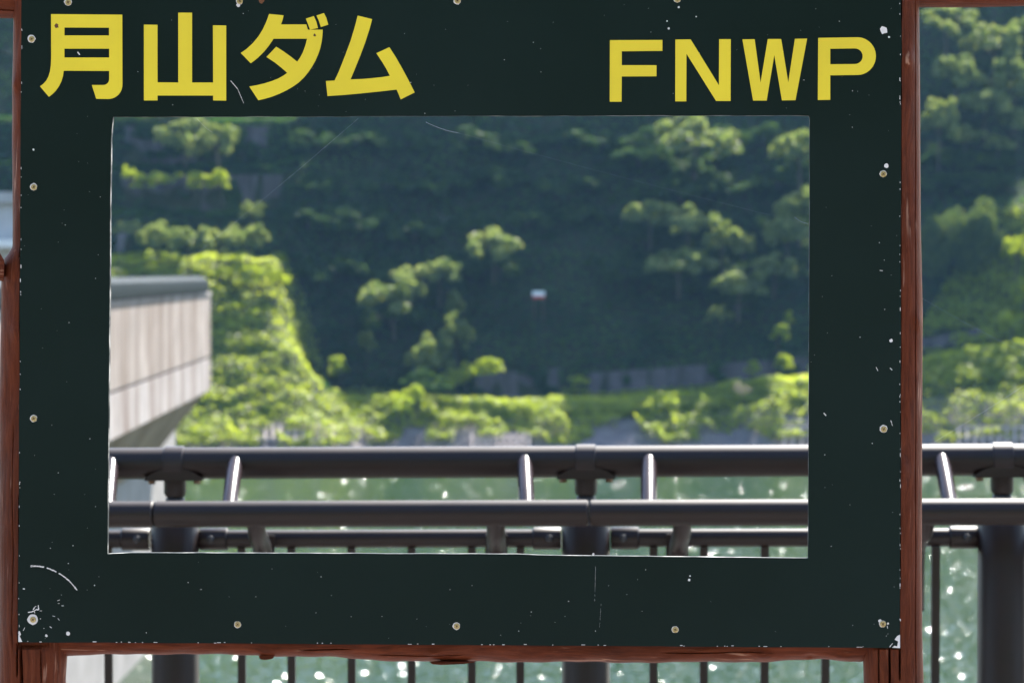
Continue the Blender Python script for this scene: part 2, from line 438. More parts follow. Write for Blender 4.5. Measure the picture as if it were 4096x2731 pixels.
me = mesh('hillside', P.reshape(-1, 3).tolist(), quads.tolist())
hill = link('hillside', me, [M['soil'], M['rock']], smooth=True)
tag(hill, kind='structure')
cz = P0[:-1, :-1, 2].reshape(-1)
cxm = P0[:-1, :-1, 0].reshape(-1)
benchz = np.interp(cxm, [-160, -24, -13, 9, 27, 37, 45], [-11.6, -11.6, -11.2, -11.2, -10.4, -9.7, -9])
me.polygons.foreach_set('material_index', (cz < benchz - 0.2).astype(np.int32))
bvh = BVHTree.FromPolygons([Vector(v) for v in P.reshape(-1, 3)], quads.tolist())

def hill_y(x, z):
    r = bvh.ray_cast(Vector((x, 120, z)), Vector((0, 1, 0)))
    return r[0].y if r[0] is not None else 260.0

def cast(vx, vy):
    r = bvh.ray_cast(Vector((0, 0, CAM_H)), ray(vx * VS, vy * VS).normalized())
    return r[0] if r[0] is not None else at(vx * VS, vy * VS, 265)

# ---------------------------------------------------------------- ground cover on the hillside
def cards(pts, nrm, size, rng, name, mat, label=None):
    """one bent leaf spray (two triangles) for every point"""
    n = len(pts)
    nrm = nrm / np.linalg.norm(nrm, axis=1, keepdims=True)
    r = rng.normal(size=(n, 3))
    u = np.cross(nrm, r); u /= np.linalg.norm(u, axis=1, keepdims=True)
    v = np.cross(nrm, u)
    s = size[:, None]
    k = rng.uniform(0.55, 1.0, (n, 4))
    c = np.stack([pts - u * s * k[:, :1], pts - v * s * 0.5 * k[:, 1:2] + nrm * s * 0.18, pts + u * s * k[:, 2:3], pts + v * s * 0.6 * k[:, 3:4] - nrm * s * 0.12], 1)
    V = c.reshape(-1, 3)
    me = bpy.data.meshes.new(name)
    me.vertices.add(4 * n); me.vertices.foreach_set('co', V.astype(np.float32).ravel())
    me.loops.add(4 * n); me.loops.foreach_set('vertex_index', np.arange(4 * n, dtype=np.int32))
    me.polygons.add(n); me.polygons.foreach_set('loop_start', np.arange(0, 4 * n, 4, dtype=np.int32))
    try: me.polygons.foreach_set('loop_total', np.full(n, 4, dtype=np.int32))
    except Exception: pass
    me.update(calc_edges=True)
    return me

# walls that stay bare: (x0, x1, zbase0, zbase1, ztop0, ztop1)
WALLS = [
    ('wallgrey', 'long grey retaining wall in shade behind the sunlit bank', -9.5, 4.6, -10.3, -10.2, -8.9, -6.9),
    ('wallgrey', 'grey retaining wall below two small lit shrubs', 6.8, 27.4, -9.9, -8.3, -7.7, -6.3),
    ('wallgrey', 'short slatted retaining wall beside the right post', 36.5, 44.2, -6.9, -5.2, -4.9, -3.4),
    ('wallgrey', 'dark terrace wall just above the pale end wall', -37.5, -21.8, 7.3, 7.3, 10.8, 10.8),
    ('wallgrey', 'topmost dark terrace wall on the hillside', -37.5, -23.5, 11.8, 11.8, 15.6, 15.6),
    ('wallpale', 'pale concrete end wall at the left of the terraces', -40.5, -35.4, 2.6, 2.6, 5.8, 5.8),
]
def near_wall(x, z, pad=0.1):
    mk = np.zeros(len(x), bool)
    for w in WALLS:
        t = np.clip((x - w[2]) / (w[3] - w[2]), 0, 1)
        b = w[4] * (1 - t) + w[5] * t; tp = w[6] * (1 - t) + w[7] * t
        mk |= (x > w[2] + .3) & (x < w[3] - .3) & (z > b + pad) & (z < tp - pad)
    return mk

def sample(n, xr, rng):
    ix = np.searchsorted(XS, rng.uniform(xr[0], xr[1], n)) - 1
    ix = np.clip(ix, 0, NX - 2)
    # choose rows by area
    d = np.linalg.norm(np.diff(P, axis=1), axis=2).mean(0)
    j = rng.choice(NS - 1, n, p=d / d.sum())
    a, b = rng.random(n), rng.random(n)
    p00, p10, p01, p11 = P[ix, j], P[ix + 1, j], P[ix, j + 1], P[ix + 1, j + 1]
    p = (p00 * ((1 - a) * (1 - b))[:, None] + p10 * (a * (1 - b))[:, None] + p01 * ((1 - a) * b)[:, None] + p11 * (a * b)[:, None])
    nn = np.cross(p10 - p00, p01 - p00); nn /= np.linalg.norm(nn, axis=1, keepdims=True)
    nn[nn[:, 1] > 0.3] *= -1
    nn[nn[:, 2] < -0.2] *= -1
    return p, nn

def bench(x):
    return np.interp(x, [-160, -21.2, -19.2, -16.8, 9, 27, 37, 45, 160], [-11.7, -11.7, -11.4, -11.2, -11.2, -10.2, -9.4, -8.4, -8.4])
def bench_back(x):
    return np.interp(x, [-160, -21.2, -19.2, -16.8, 9, 27, 37, 45, 160], [2.6, 2.6, -2, -9.5, -9.5, -7.3, -5.6, 7.2, 7.2])

rng = np.random.default_rng(5)
p, nn = sample(260000, (-58, 66), rng)
keep = (p[:, 2] > WATER_Z + 0.4) & (p[:, 2] < 44)
p, nn = p[keep], nn[keep]
pb, nb_ = sample(760000, (-46, 60), rng)               # more leaves where the bank lies in the sun
keep = (pb[:, 2] > WATER_Z + 0.4) & (pb[:, 2] < bench_back(pb[:, 0]) + 0.2)
p, nn = np.concatenate([p, pb[keep]]), np.concatenate([nn, nb_[keep]])
bz = bench(p[:, 0]); bb = bench_back(p[:, 0])
low = p[:, 2] < bz                                   # the bank under the bench: ragged drapes of leaves
drape = vnoise(p, 0.42, 9) + 0.5 * vnoise(p, 1.1, 10)
hang = (bz - p[:, 2]) / np.maximum(bz - WATER_Z, 0.5)
right_bare = np.clip((p[:, 0] - 2) / 8, 0, 1) * 0.35
keep = ~low | (drape > -0.75 + (0.7 + right_bare) * hang)
keep &= ~(near_wall(p[:, 0], p[:, 2]) & (vnoise(p, 0.5, 12) < 0.55))
p, nn = p[keep], nn[keep]
bz = bench(p[:, 0]); bb = bench_back(p[:, 0])
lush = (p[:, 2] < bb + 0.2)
bush = 0.10 + 0.8 * np.clip(vnoise(p * np.array([1, 1, 1.8]), 0.28, 6) + 0.1, 0, 1) + 0.35 * np.clip(vnoise(p, 0.8, 7), 0, 1)
mound = np.clip(vnoise(p, 0.62, 15) + 0.35, 0, 1.2) * 0.8 + np.clip(vnoise(p, 1.5, 16) + .2, 0, 1) * 0.45
flat_top = lush & ~(p[:, 2] < bz + 0.15)
spur = flat_top & (p[:, 0] < -17.5)
bush = np.where(lush, np.where(spur, mound * .55 + .08, np.where(flat_top, mound * 0.45 + 0.3, mound + 0.1)), bush * 0.9)
r = rng.random(len(p)) ** np.where(lush, 0.3, 0.5)
up = np.array([0, 0, 1.0])
off = (nn * 0.75 + up * 0.45) * (bush * r)[:, None]
p2 = p + off
cn = nn * 0.65 + up * 0.45 + rng.normal(size=p.shape) * np.where(lush, 0.42, 0.26)[:, None]
sz = np.where(lush, rng.uniform(0.11, 0.25, len(p)), rng.uniform(0.18, 0.38, len(p)))
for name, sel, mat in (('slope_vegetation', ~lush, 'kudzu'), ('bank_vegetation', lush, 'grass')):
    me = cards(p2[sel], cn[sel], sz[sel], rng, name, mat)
    tag(link(name, me, M[mat]), kind='stuff')

# ---------------------------------------------------------------- retaining walls, panel by panel
VINE = []
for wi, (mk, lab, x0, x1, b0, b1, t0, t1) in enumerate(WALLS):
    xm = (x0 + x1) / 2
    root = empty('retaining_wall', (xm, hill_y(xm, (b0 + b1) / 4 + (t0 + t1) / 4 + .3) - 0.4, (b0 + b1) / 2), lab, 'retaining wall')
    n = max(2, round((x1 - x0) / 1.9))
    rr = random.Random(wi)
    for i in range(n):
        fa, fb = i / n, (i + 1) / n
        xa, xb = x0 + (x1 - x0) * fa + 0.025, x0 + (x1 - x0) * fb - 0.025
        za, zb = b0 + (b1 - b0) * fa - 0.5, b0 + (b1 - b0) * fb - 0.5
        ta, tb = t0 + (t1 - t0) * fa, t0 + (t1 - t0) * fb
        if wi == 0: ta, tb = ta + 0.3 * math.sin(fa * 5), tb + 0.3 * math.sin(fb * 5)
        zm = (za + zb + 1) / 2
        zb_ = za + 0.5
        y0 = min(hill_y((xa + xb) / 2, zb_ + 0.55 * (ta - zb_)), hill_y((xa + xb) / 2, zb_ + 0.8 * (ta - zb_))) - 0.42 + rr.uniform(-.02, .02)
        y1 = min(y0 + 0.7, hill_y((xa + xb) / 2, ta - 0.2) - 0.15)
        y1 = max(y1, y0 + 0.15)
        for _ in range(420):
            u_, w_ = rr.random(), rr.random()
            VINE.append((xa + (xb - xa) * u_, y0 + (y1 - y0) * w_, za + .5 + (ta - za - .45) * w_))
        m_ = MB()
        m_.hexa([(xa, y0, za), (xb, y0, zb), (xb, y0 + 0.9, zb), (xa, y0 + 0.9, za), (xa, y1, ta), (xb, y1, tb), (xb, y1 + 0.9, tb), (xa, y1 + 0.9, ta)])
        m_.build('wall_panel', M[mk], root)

# creepers that hang over the walls
vp = np.array(VINE)
kk = vnoise(vp * np.array([1, 1, .5]), 0.35, 51) + .5 * vnoise(vp, 0.9, 52) > 0.38
vp = vp[kk]
vme = cards(vp + np.array([0, -0.16, 0.05]), np.array([0, -.8, .5]) + rng.normal(size=vp.shape) * .3, rng.uniform(.16, .32, len(vp)), rng, 'creepers', 'kudzu')
tag(link('creepers', vme, M['kudzu']), kind='stuff')

# concrete slope lattices on the bank at the water
def lattice(va, vb, ya, yb, nx, nz, lab):
    a, b = cast(va, (ya + yb) / 2), cast(vb, (ya + yb) / 2)
    root = empty('slope_lattice', (a + b) / 2, lab, 'slope lattice')
    g = []
    for i in range(nx + 1):
        col = []
        for j in range(nz + 1):
            q = cast(va + (vb - va) * i / nx, ya + (yb - ya) * j / nz)
            col.append(q + Vector((0, -0.55, 0.14)))
        g.append(col)
    for i in range(nx + 1):
        m_ = MB()
        for j in range(nz): m_.bar(g[i][j], g[i][j + 1] + Vector((0, 0, -0.02)), 0.20, 0.2, Vector((0, 1, 0)))
        m_.build('upright_beam', M['lattice'], root)
    for j in range(nz + 1):
        m_ = MB()
        for i in range(nx): m_.bar(g[i][j] + Vector((0, -0.03, 0.02)), g[i + 1][j] + Vector((0, -0.03, 0.02)), 0.17, 0.2, Vector((0, 0, 1)))
        m_.build('level_beam', M['lattice'], root)
lattice(560, 765, 980, 1012, 12, 2, 'concrete slope lattice on the bank right of the dam')
lattice(1085, 1215, 1000, 1030, 9, 2, 'small concrete slope lattice at the waterline near mid photo')
lattice(1800, 1880, 984, 1030, 4, 2, 'concrete slope lattice at the right edge of the board opening')
lattice(2200, 2365, 984, 1034, 9, 2, 'wide concrete slope lattice right of the sign post')

# ---------------------------------------------------------------- trees and shrubs
def crown_mesh(seed, n_clump, n_card, flat, mat, cs=1.0):
    rg = np.random.default_rng(seed)
    pts, nr = [], []
    for c in range(n_clump):
        a = rg.uniform(0, 2 * math.pi); rad = 0.78 * math.sqrt(rg.random())
        zc = 0.44 + 0.42 * (1 - rad ** 2) * rg.uniform(0.2, 1.0) + rg.uniform(-0.12, 0.10)
        cr = rg.uniform(0.14, 0.30)
        d = rg.normal(size=(n_card, 3)); d /= np.linalg.norm(d, axis=1, keepdims=True)
        d[:, 2] = np.where(d[:, 2] < -0.3, -d[:, 2], d[:, 2])
        rr = rg.uniform(0.6, 1.0, (n_card, 1)) * cr
        q = d * rr * np.array([1, 1, flat]) + np.array([math.cos(a) * rad, math.sin(a) * rad, zc])
        pts.append(q); nr.append(d * 0.6 + np.array([0, 0, 0.6]) + rg.normal(size=d.shape) * 0.5)
    pts = np.concatenate(pts); nr = np.concatenate(nr)
    return cards(pts, nr, rg.uniform(0.045, 0.088, len(pts)) * cs, rg, 'crown', mat)

def trunk_mesh(seed):
    rg = random.Random(seed)
    m_ = MB()
    top = Vector((rg.uniform(-.08, .08), rg.uniform(-.08, .08), 0.62))
    m_.tube([(0, 0, -0.15), (0.02, 0, 0.15), (top.x * .6, top.y * .6, 0.4), top], [0.055, 0.045, 0.034, 0.02], 7)
    for k in range(5):
        a = k * 1.26 + rg.uniform(-.4, .4)
        st = Vector((top.x * .5, top.y * .5, 0.30 + 0.05 * k))
        en = Vector((math.cos(a) * .55, math.sin(a) * .55, 0.56 + rg.uniform(0, .14)))
        m_.tube([st, st.lerp(en, .5) + Vector((0, 0, .03)), en], [0.022, 0.015, 0.006], 5)
    return mesh('trunk', m_.v, m_.f)

CROWNS = {'tree': [crown_mesh(s, 22, 130, 0.48, 'tree') for s in (1, 2, 3, 4, 5, 6, 7)],
          'bush': [crown_mesh(s, 16, 110, 0.6, 'grass') for s in (11, 12, 13)],
          'pale': [crown_mesh(21, 14, 60, 0.7, 'pale')],
          'dark': [crown_mesh(s, 24, 90, 0.5, 'kudzu') for s in (41, 42, 43)],
          'big': [crown_mesh(31, 60, 260, 0.62, 'big', 0.5)]}
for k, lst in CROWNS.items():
    for me in lst: me.materials.append(M[{'tree': 'tree', 'bush': 'grass', 'pale': 'pale', 'big': 'big', 'dark': 'shade_toned_tree'}[k]])
TRUNKS = [trunk_mesh(s) for s in (1, 2, 3)]
for me in TRUNKS: me.materials.append(M['bark'])

trg = random.Random(3)
def tree(kind, vx, vtop, vw, vh, label, group=None, out=0.0):
    """crown top seen at (vx, vtop), vw wide and vh high, on the hillside where it roots"""
    base = cast(vx, vtop + vh * 1.45)
    pxm = VS / F_PX * base.y
    H = vh * 1.45 * pxm
    # roots on the slope; the crown leans out over the valley as trees on steep ground do
    o = empty('tree' if kind in ('tree', 'big', 'dark') else 'shrub', base + Vector((0, -out - ((2.4 if vx > 1400 else 1.4) if group == G1 else 0.7), -0.1)), label, 'tree' if kind in ('tree', 'big', 'dark') else 'shrub', group)
    o.scale = (1, 1, 1)
    cm = trg.choice(CROWNS[kind]); tm = trg.choice(TRUNKS)
    w = vw * pxm / 2 * (1.16 if kind == 'tree' else 1.08)
    rot = trg.uniform(0, 6.28) if kind != 'big' else 0.0
    lean = Matrix.Identity(4); lean[1][2] = -0.38; lean[0][2] = 0.08
    for nm, me_ in (('trunk', tm), ('crown', cm)):
        c = bpy.data.objects.new(nm, me_)
        COL.objects.link(c)
        c.parent = o
        c.rotation_euler = (math.radians(16), 0, 0)
        c.rotation_euler = (Matrix.Rotation(math.radians(15), 3, 'X') @ Matrix.Rotation(rot, 3, 'Z')).to_euler()
        c.scale = (w, w * (0.45 if kind == 'big' else 1.0), H * 1.02)
    return o

G1 = 'trees catching the sun on the shaded slope'
T = [
    ('tree', 907, 604, 160, 105, 'broad sunlit tree left of centre on the shaded slope', G1, 0.6),
    ('tree', 1012, 578, 110, 75, 'smaller sunlit tree just up and right of the broad centre tree', G1, 0.6),
    ('tree', 1135, 516, 128, 80, 'highest sunlit tree near the middle of the opening', G1, 0.8),
    ('tree', 1048, 640, 40, 90, 'thin vine-clad sapling below the centre trees', None, 0.4),
    ('tree', 1050, 705, 80, 90, 'narrow yellow-green tree in the middle of the slope', G1, 0.5),
    ('tree', 990, 755, 110, 110, 'loose lit tree above the diagonal hedge', G1, 0.5),
    ('tree', 845, 750, 45, 60, 'faint small tree low on the shaded slope left of centre', None, 0.3),
    ('bush', 785, 808, 66, 48, 'round lit shrub beside the edge of the left spur', None, 0.6),
    ('tree', 1490, 438, 120, 80, 'leftmost tree of the long upper lit clump', G1, 0.8),
    ('tree', 1575, 458, 140, 80, 'wide middle tree of the long upper lit clump', G1, 0.8),
    ('tree', 1650, 480, 100, 100, 'rightmost tree of the long upper lit clump', G1, 0.8),
    ('tree', 1700, 520, 60, 60, 'small tree hanging below the upper lit clump', G1, 0.6),
    ('tree', 1555, 556, 150, 75, 'left tree of the lower lit clump', G1, 0.8),
    ('tree', 1690, 605, 130, 80, 'middle tree of the lower lit clump', G1, 0.7),
    ('tree', 1770, 575, 110, 65, 'right tree of the lower lit clump', G1, 0.8),
    ('tree', 1650, 690, 60, 50, 'small tree under the lower lit clump', None, 0.5),
    ('bush', 1782, 738, 64, 40, 'small lit shrub near the right board edge', None, 0.6),
    ('bush', 1806, 708, 34, 34, 'tiny lit shrub above its larger neighbour by the right board edge', None, 0.6),
    ('tree', 1590, 262, 190, 90, 'tree cut by the opening top edge below letter F', G1, 0.9),
    ('tree', 1830, 272, 130, 110, 'bright tree at the top right corner of the opening', G1, 0.9),
    ('tree', 1830, 402, 110, 110, 'bright tree under the top right corner tree', G1, 0.9),
    ('tree', 1800, 480, 110, 90, 'lowest of the bright trees down the right board edge', G1, 0.9),
    ('bush', 1730, 819, 58, 32, 'low lit shrub on top of the grey retaining wall', None, 1.2),
    ('bush', 1788, 804, 54, 40, 'rounder lit shrub on the retaining wall nearer the board edge', None, 1.2),
    ('bush', 1327, 848, 56, 34, 'lit shrub at the gap between the two grey walls', None, 1.2),
    ('pale', 1700, 868, 44, 34, 'pale grey-green shrub standing in the sunlit bank', None, 1.0),
    ('big', 2228, 452, 235, 205, 'huge round creeper-covered tree right of the sign post', None, -6.0),
    ('tree', 430, 268, 130, 80, 'left tree on the top terrace', 'trees on the terraces', 0.8),
    ('tree', 505, 272, 100, 80, 'right tree on the top terrace', 'trees on the terraces', 0.8),
]
GT = 'shrubs along the terrace edges'
for vx, vt, vw, vh in ((330, 392, 80, 36), (390, 388, 90, 36), (455, 388, 90, 40), (515, 386, 70, 50), (300, 378, 40, 40)):
    T.append(('bush', vx, vt, vw, vh, 'lit shrub on the ledge between the two dark terrace walls', GT, 0.9))
for vx, vt, vw, vh in ((300, 500, 70, 40), (370, 500, 90, 70), (440, 508, 90, 75), (505, 496, 100, 90), (575, 488, 90, 90), (585, 452, 60, 50)):
    T.append(('tree', vx, vt, vw, vh, 'lit tree in the row along the lowest terrace', 'trees along the lowest terrace', 0.9))
for i, (vx, vt) in enumerate(((918, 900), (940, 888), (962, 876), (984, 865), (1006, 855), (1028, 846), (1050, 836), (1072, 828), (1094, 820), (1118, 810))):
    T.append(('bush', vx, vt, 74, 40, 'lit shrub in the diagonal hedge above the grey wall', 'shrubs of the diagonal hedge', 3.4))
for vx, vt, vw, vh in ((600, 592, 90, 50), (642, 600, 66, 60), (530, 596, 80, 40)):
    T.append(('bush', vx, vt, vw, vh, 'bushy shrub on the crest of the bright left spur', 'shrubs on the left spur', 0.1))
for vx, vt, vw, vh in ((2165, 5, 130, 80), (2275, 45, 140, 90), (2190, 120, 130, 90), (2320, 130, 120, 110), (2255, 190, 130, 80), (2150, 210, 90, 110), (2330, 235, 90, 70),
                       (2210, 275, 90, 60), (2285, 300, 70, 45), (2360, 20, 100, 90)):
    T.append(('tree', vx, vt, vw, vh, 'hazy lit tree high on the slope right of the post', 'trees high on the slope right of the post', 0.9))
for vx, vt, vw, vh in ((2330, 520, 80, 80), (2345, 620, 70, 80), (2320, 700, 70, 60), (2210, 755, 70, 34), (2270, 740, 70, 40)):
    T.append(('bush', vx, vt, vw, vh, 'yellow-green shrub beside the huge round tree', 'shrubs beside the huge round tree', 0.0))
srg = random.Random(77)
ORD = ['first', 'second', 'third', 'fourth', 'fifth', 'sixth', 'seventh', 'eighth', 'ninth', 'tenth', 'eleventh', 'twelfth']
ROWN = ['top', 'second', 'third', 'lowest']
for r_i, vt0 in enumerate((285, 375, 470, 570)):
    for c_i in range(9):
        vx = 690 + 133 * c_i + (r_i % 2) * 55 + srg.uniform(-24, 24)
        vt = vt0 + srg.uniform(-14, 14)
        vw = srg.uniform(110, 185)
        if abs(vx - 1237) < 120 and 540 < vt < 740: vx += 130 if vx > 1237 else -110
        if vx > 1860: continue
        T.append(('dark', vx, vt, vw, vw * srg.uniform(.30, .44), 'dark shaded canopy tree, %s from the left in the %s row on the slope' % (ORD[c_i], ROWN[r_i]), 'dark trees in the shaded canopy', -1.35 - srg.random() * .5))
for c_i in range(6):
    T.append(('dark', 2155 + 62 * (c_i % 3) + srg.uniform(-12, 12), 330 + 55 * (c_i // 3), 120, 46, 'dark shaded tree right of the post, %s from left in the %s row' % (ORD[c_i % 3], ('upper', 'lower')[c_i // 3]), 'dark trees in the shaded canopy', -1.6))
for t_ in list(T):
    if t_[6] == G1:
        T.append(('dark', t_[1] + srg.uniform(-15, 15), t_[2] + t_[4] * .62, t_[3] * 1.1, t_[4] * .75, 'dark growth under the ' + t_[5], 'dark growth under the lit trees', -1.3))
# tell the members of a row apart by their place in it
import collections
bylab = collections.defaultdict(list)
for k, t_ in enumerate(T): bylab[t_[5]].append(k)
for lab, ks in bylab.items():
    if len(ks) < 2: continue
    vert = 'hazy' in lab or 'beside the huge' in lab
    ks = sorted(ks, key=lambda k: T[k][2] if vert else T[k][1])
    for o_, k in enumerate(ks):
        pre = '%s from the %s, ' % (ORD[o_], 'top' if vert else 'left')
        T[k] = T[k][:5] + (pre + lab,) + T[k][6:]
for t_ in T: tree(*t_)

# small white and red signboard on the far slope
q = cast(1237, 690)
root = empty('signboard', q + Vector((0, -0.9, 0)), 'small white signboard with a red lower strip on the far slope', 'signboard')
pm = VS / F_PX * q.y
c = at(1237 * VS, 677 * VS, q.y - 1.3)
w, h = 14 * pm, 8.5 * pm
m_ = MB(); m_.box((c.x - w, c.y - .04, c.z - h * .25), (c.x + w, c.y + .04, c.z + h)); m_.build('upper_board', M['white'], root)
m_ = MB(); m_.box((c.x - w, c.y - .045, c.z - h), (c.x + w, c.y + .035, c.z - h * .255)); m_.build('lower_strip', M['red'], root)
for sx in (-.7, .7):
    m_ = MB(); m_.tube([(c.x + sx * w, c.y + .09, c.z - h - 2.4), (c.x + sx * w, c.y + .09, c.z + h)], .04, 8); m_.build('leg', M['bolt'], root)

# ---------------------------------------------------------------- dam crest reaching out on the left
NEAR, FARD = (-11.27, 60.0), (-12.72, 120.0)
def wall_x(y): return NEAR[0] + (FARD[0] - NEAR[0]) * (y - NEAR[1]) / (FARD[1] - NEAR[1])
root = empty('dam_crest', (-12.5, 100, -13.9), 'pale streaked concrete dam crest with a grey-green metal coping', 'dam')
def slab(name, mat, z0, z1, in0, in1, y1=120.0, y0=60.0, thick=7.0, e0=0.0, e1=0.0, bevel=0.0):
    """a length of the crest: inset in0 at its foot, in1 at its head; e0/e1 pull the far end back"""
    m_ = MB()
    m_.hexa([(wall_x(y0) - thick, y0, z0), (wall_x(y0) - in0, y0, z0), (wall_x(y1) - in0, y1 - e0, z0), (wall_x(y1) - thick, y1 - e0, z0),
             (wall_x(y0) - thick, y0, z1), (wall_x(y0) - in1, y0, z1), (wall_x(y1) - in1, y1 - e1, z1), (wall_x(y1) - thick, y1 - e1, z1)])
    return m_.build(name, mat, root, bevel=bevel)
slab('parapet', M['parapet'], -2.0, 0.52, 0, 0)
slab('lip', M['fascia'], 0.522, 0.66, -0.05, -0.05, thick=6.9)
slab('joint', M['joint'], -2.1, -2.002, 0.16, 0.16)
for i in range(4):
    ya, yb = 60 + 15 * i + 0.06, 75 + 15 * i
    slab('fascia_panel', M['fascia'], -3.45, -2.102, 0.0, 0.0, y0=ya, y1=yb)
slab('haunch', M['haunch'], -6.3, -3.452, 2.0, 0.12, e0=6.0, e1=0.3)
# rounded metal coping
m_ = MB()
pr = [(0.10, 0.662), (-0.12, 0.70), (-0.16, 0.95), (-0.10, 1.18), (0.08, 1.31), (0.30, 1.34), (0.9, 1.34), (0.9, 0.662)]
vs = [(wall_x(y) - a, y, z) for y in (60.0, 117.6) for a, z in pr] + [(wall_x(118.3) - 0.12 - a * 0.86, 118.3, 0.70 + (z - 0.66) * 0.86) for a, z in pr]
n = len(pr)
fs = [(s * n + k, s * n + (k + 1) % n, s * n + n + (k + 1) % n, s * n + n + k) for s in (0, 1) for k in range(n)] + [tuple(range(n))[::-1], tuple(range(2 * n, 3 * n))]
m_.add(vs, fs); m_.build('metal_coping', M['coping'], root, smooth=True)
# pier that carries the crest down into the water
m_ = MB(); m_.box((-21, 60, -24), (-14.8, 125.0, -4.9)); m_.build('pier', M['pier'], root)

root = empty('control_hut', (-24, 131, 0), 'grey flat-roofed control building seen past the left post', 'building')
m_ = MB(); m_.box((-32, 128, -1), (-21.6, 140, 4.62)); m_.build('wall', M['hut'], root)
m_ = MB(); m_.box((-32.1, 127.75, 4.622), (-21.4, 140.2, 5.1)); m_.build('roof', M['hut'], root)
m_ = MB(); m_.box((-32.1, 127.2, 2.62), (-21.5, 127.998, 2.95)); m_.build('ledge', M['hut_white'], root)
m_ = MB(); m_.box((-34, 126, -3), (-21.3, 142, -1.002)); m_.build('plinth', M['hut'], root)

# ---------------------------------------------------------------- railing at the edge of the plaza
RY, RS = 6.65, -0.06
def rp(vx, vy, dy=0.0): return at(vx * VS, vy * VS, RY + dy, RS)
PX_R = VS / F_PX * RY               # metres per survey pixel at the railing
rail = empty('railing', (0, RY, 0), 'dark brown tubular metal railing behind the sign board', 'railing')
def rail_line(ya, yb, xa=-700, xb=3000, dy=0.0):
    """end points of a rail whose centre passes (255, ya) and (2352, yb)"""
    f = lambda x: ya + (yb - ya) * (x - 255) / (2352 - 255)
    return lambda x: rp(x, f(x), dy)
top = rail_line(1064.5, 1055.5)
mid = rail_line(1238, 1233, dy=0.02)
inn = rail_line(1181, 1175, dy=-0.21)
m_ = MB(); m_.tube([top(-720), top(3020)], 0.0372, 40); m_.build('top_rail', M['rail'], rail, smooth=True)
inner_cuts = [-720, -560, 355, 1353, 2362, 3020]
for a, b in zip(inner_cuts[:-1], inner_cuts[1:]):
    m_ = MB(); A, B = inn(a + 1.2), inn(b - 1.2)
    d = (B - A).normalized() * 0.004
    m_.tube([A, A + d, B - d, B], [0.0272, 0.0302, 0.0302, 0.0272], 36); m_.build('hand_rail', M['rail'], rail, smooth=True)
POSTS = [-556, 402, 1346, 2302, 3260 - 250]
def zdrop(p, z): return Vector((p.x, p.y, z))
for k in range(len(POSTS) - 1):
    a, b = POSTS[k], POSTS[k + 1]
    m_ = MB(); A, B = mid(a + 57), mid(b - 57)
    m_.tube([A, B], 0.0212, 28); o = m_.build('picket_rail', M['rail'], rail, smooth=True)
    low = MB(); low.bar(zdrop(A, 0.16), zdrop(B, 0.16), 0.036, 0.042); low.build('bottom_rail', M['rail'], rail, bevel=0.006)
    c = (a + b) / 2; s = (b - a) / 950
    for off in (-321, -206, -67, 72, 211, 323):
        q_ = mid(c + off * s)
        m_ = MB(); m_.bar(zdrop(q_, 0.181), zdrop(q_, q_.z - 0.021), 0.0185, 0.0185, Vector((0, 1, 0))); m_.build('baluster', M['rail'], rail)
    for sx in (-1, 1):
        # arm from the top rail forward to the hand rail, then back to the picket rail
        t_ = top(c + sx * 333 * s)
        h_ = inn(c + sx * 345 * s + (c - 1176) * 0.02)
        y_ = Vector((0, 1, 0))
        st = t_ + Vector((0, -0.028, 0.0))
        m_ = MB(); m_.tube([st + Vector((0, 0.02, 0.012)), st, st.lerp(h_, .4) + Vector((0, 0, 0.005)), st.lerp(h_, .75) + Vector((0, 0, .003)), h_], 0.0188, 20)
        m_.build('arm', M['rail_arm'], rail, smooth=True)
        g_ = mid(c + sx * 268 * s)
        hb = Vector((g_.x, inn(c + sx * 268 * s).y, inn(c + sx * 268 * s).z - 0.012))
        m_ = MB(); m_.tube([hb, hb + Vector((0, .03, -.035)), Vector((g_.x, g_.y - .075, g_.z - .01)), Vector((g_.x, g_.y - .045, g_.z - .06)), Vector((g_.x, g_.y - .042, g_.z - .16))], [.021, .021, .022, .024, .024], 18)
        m_.build('bracket', M['rail_clamp'], rail, smooth=True)
        m_ = MB(); m_.box((g_.x - .026, g_.y - .03, g_.z - .17), (g_.x + .026, g_.y - .0205, g_.z + .012)); m_.build('bracket_plate', M['rail'], rail, bevel=.002)
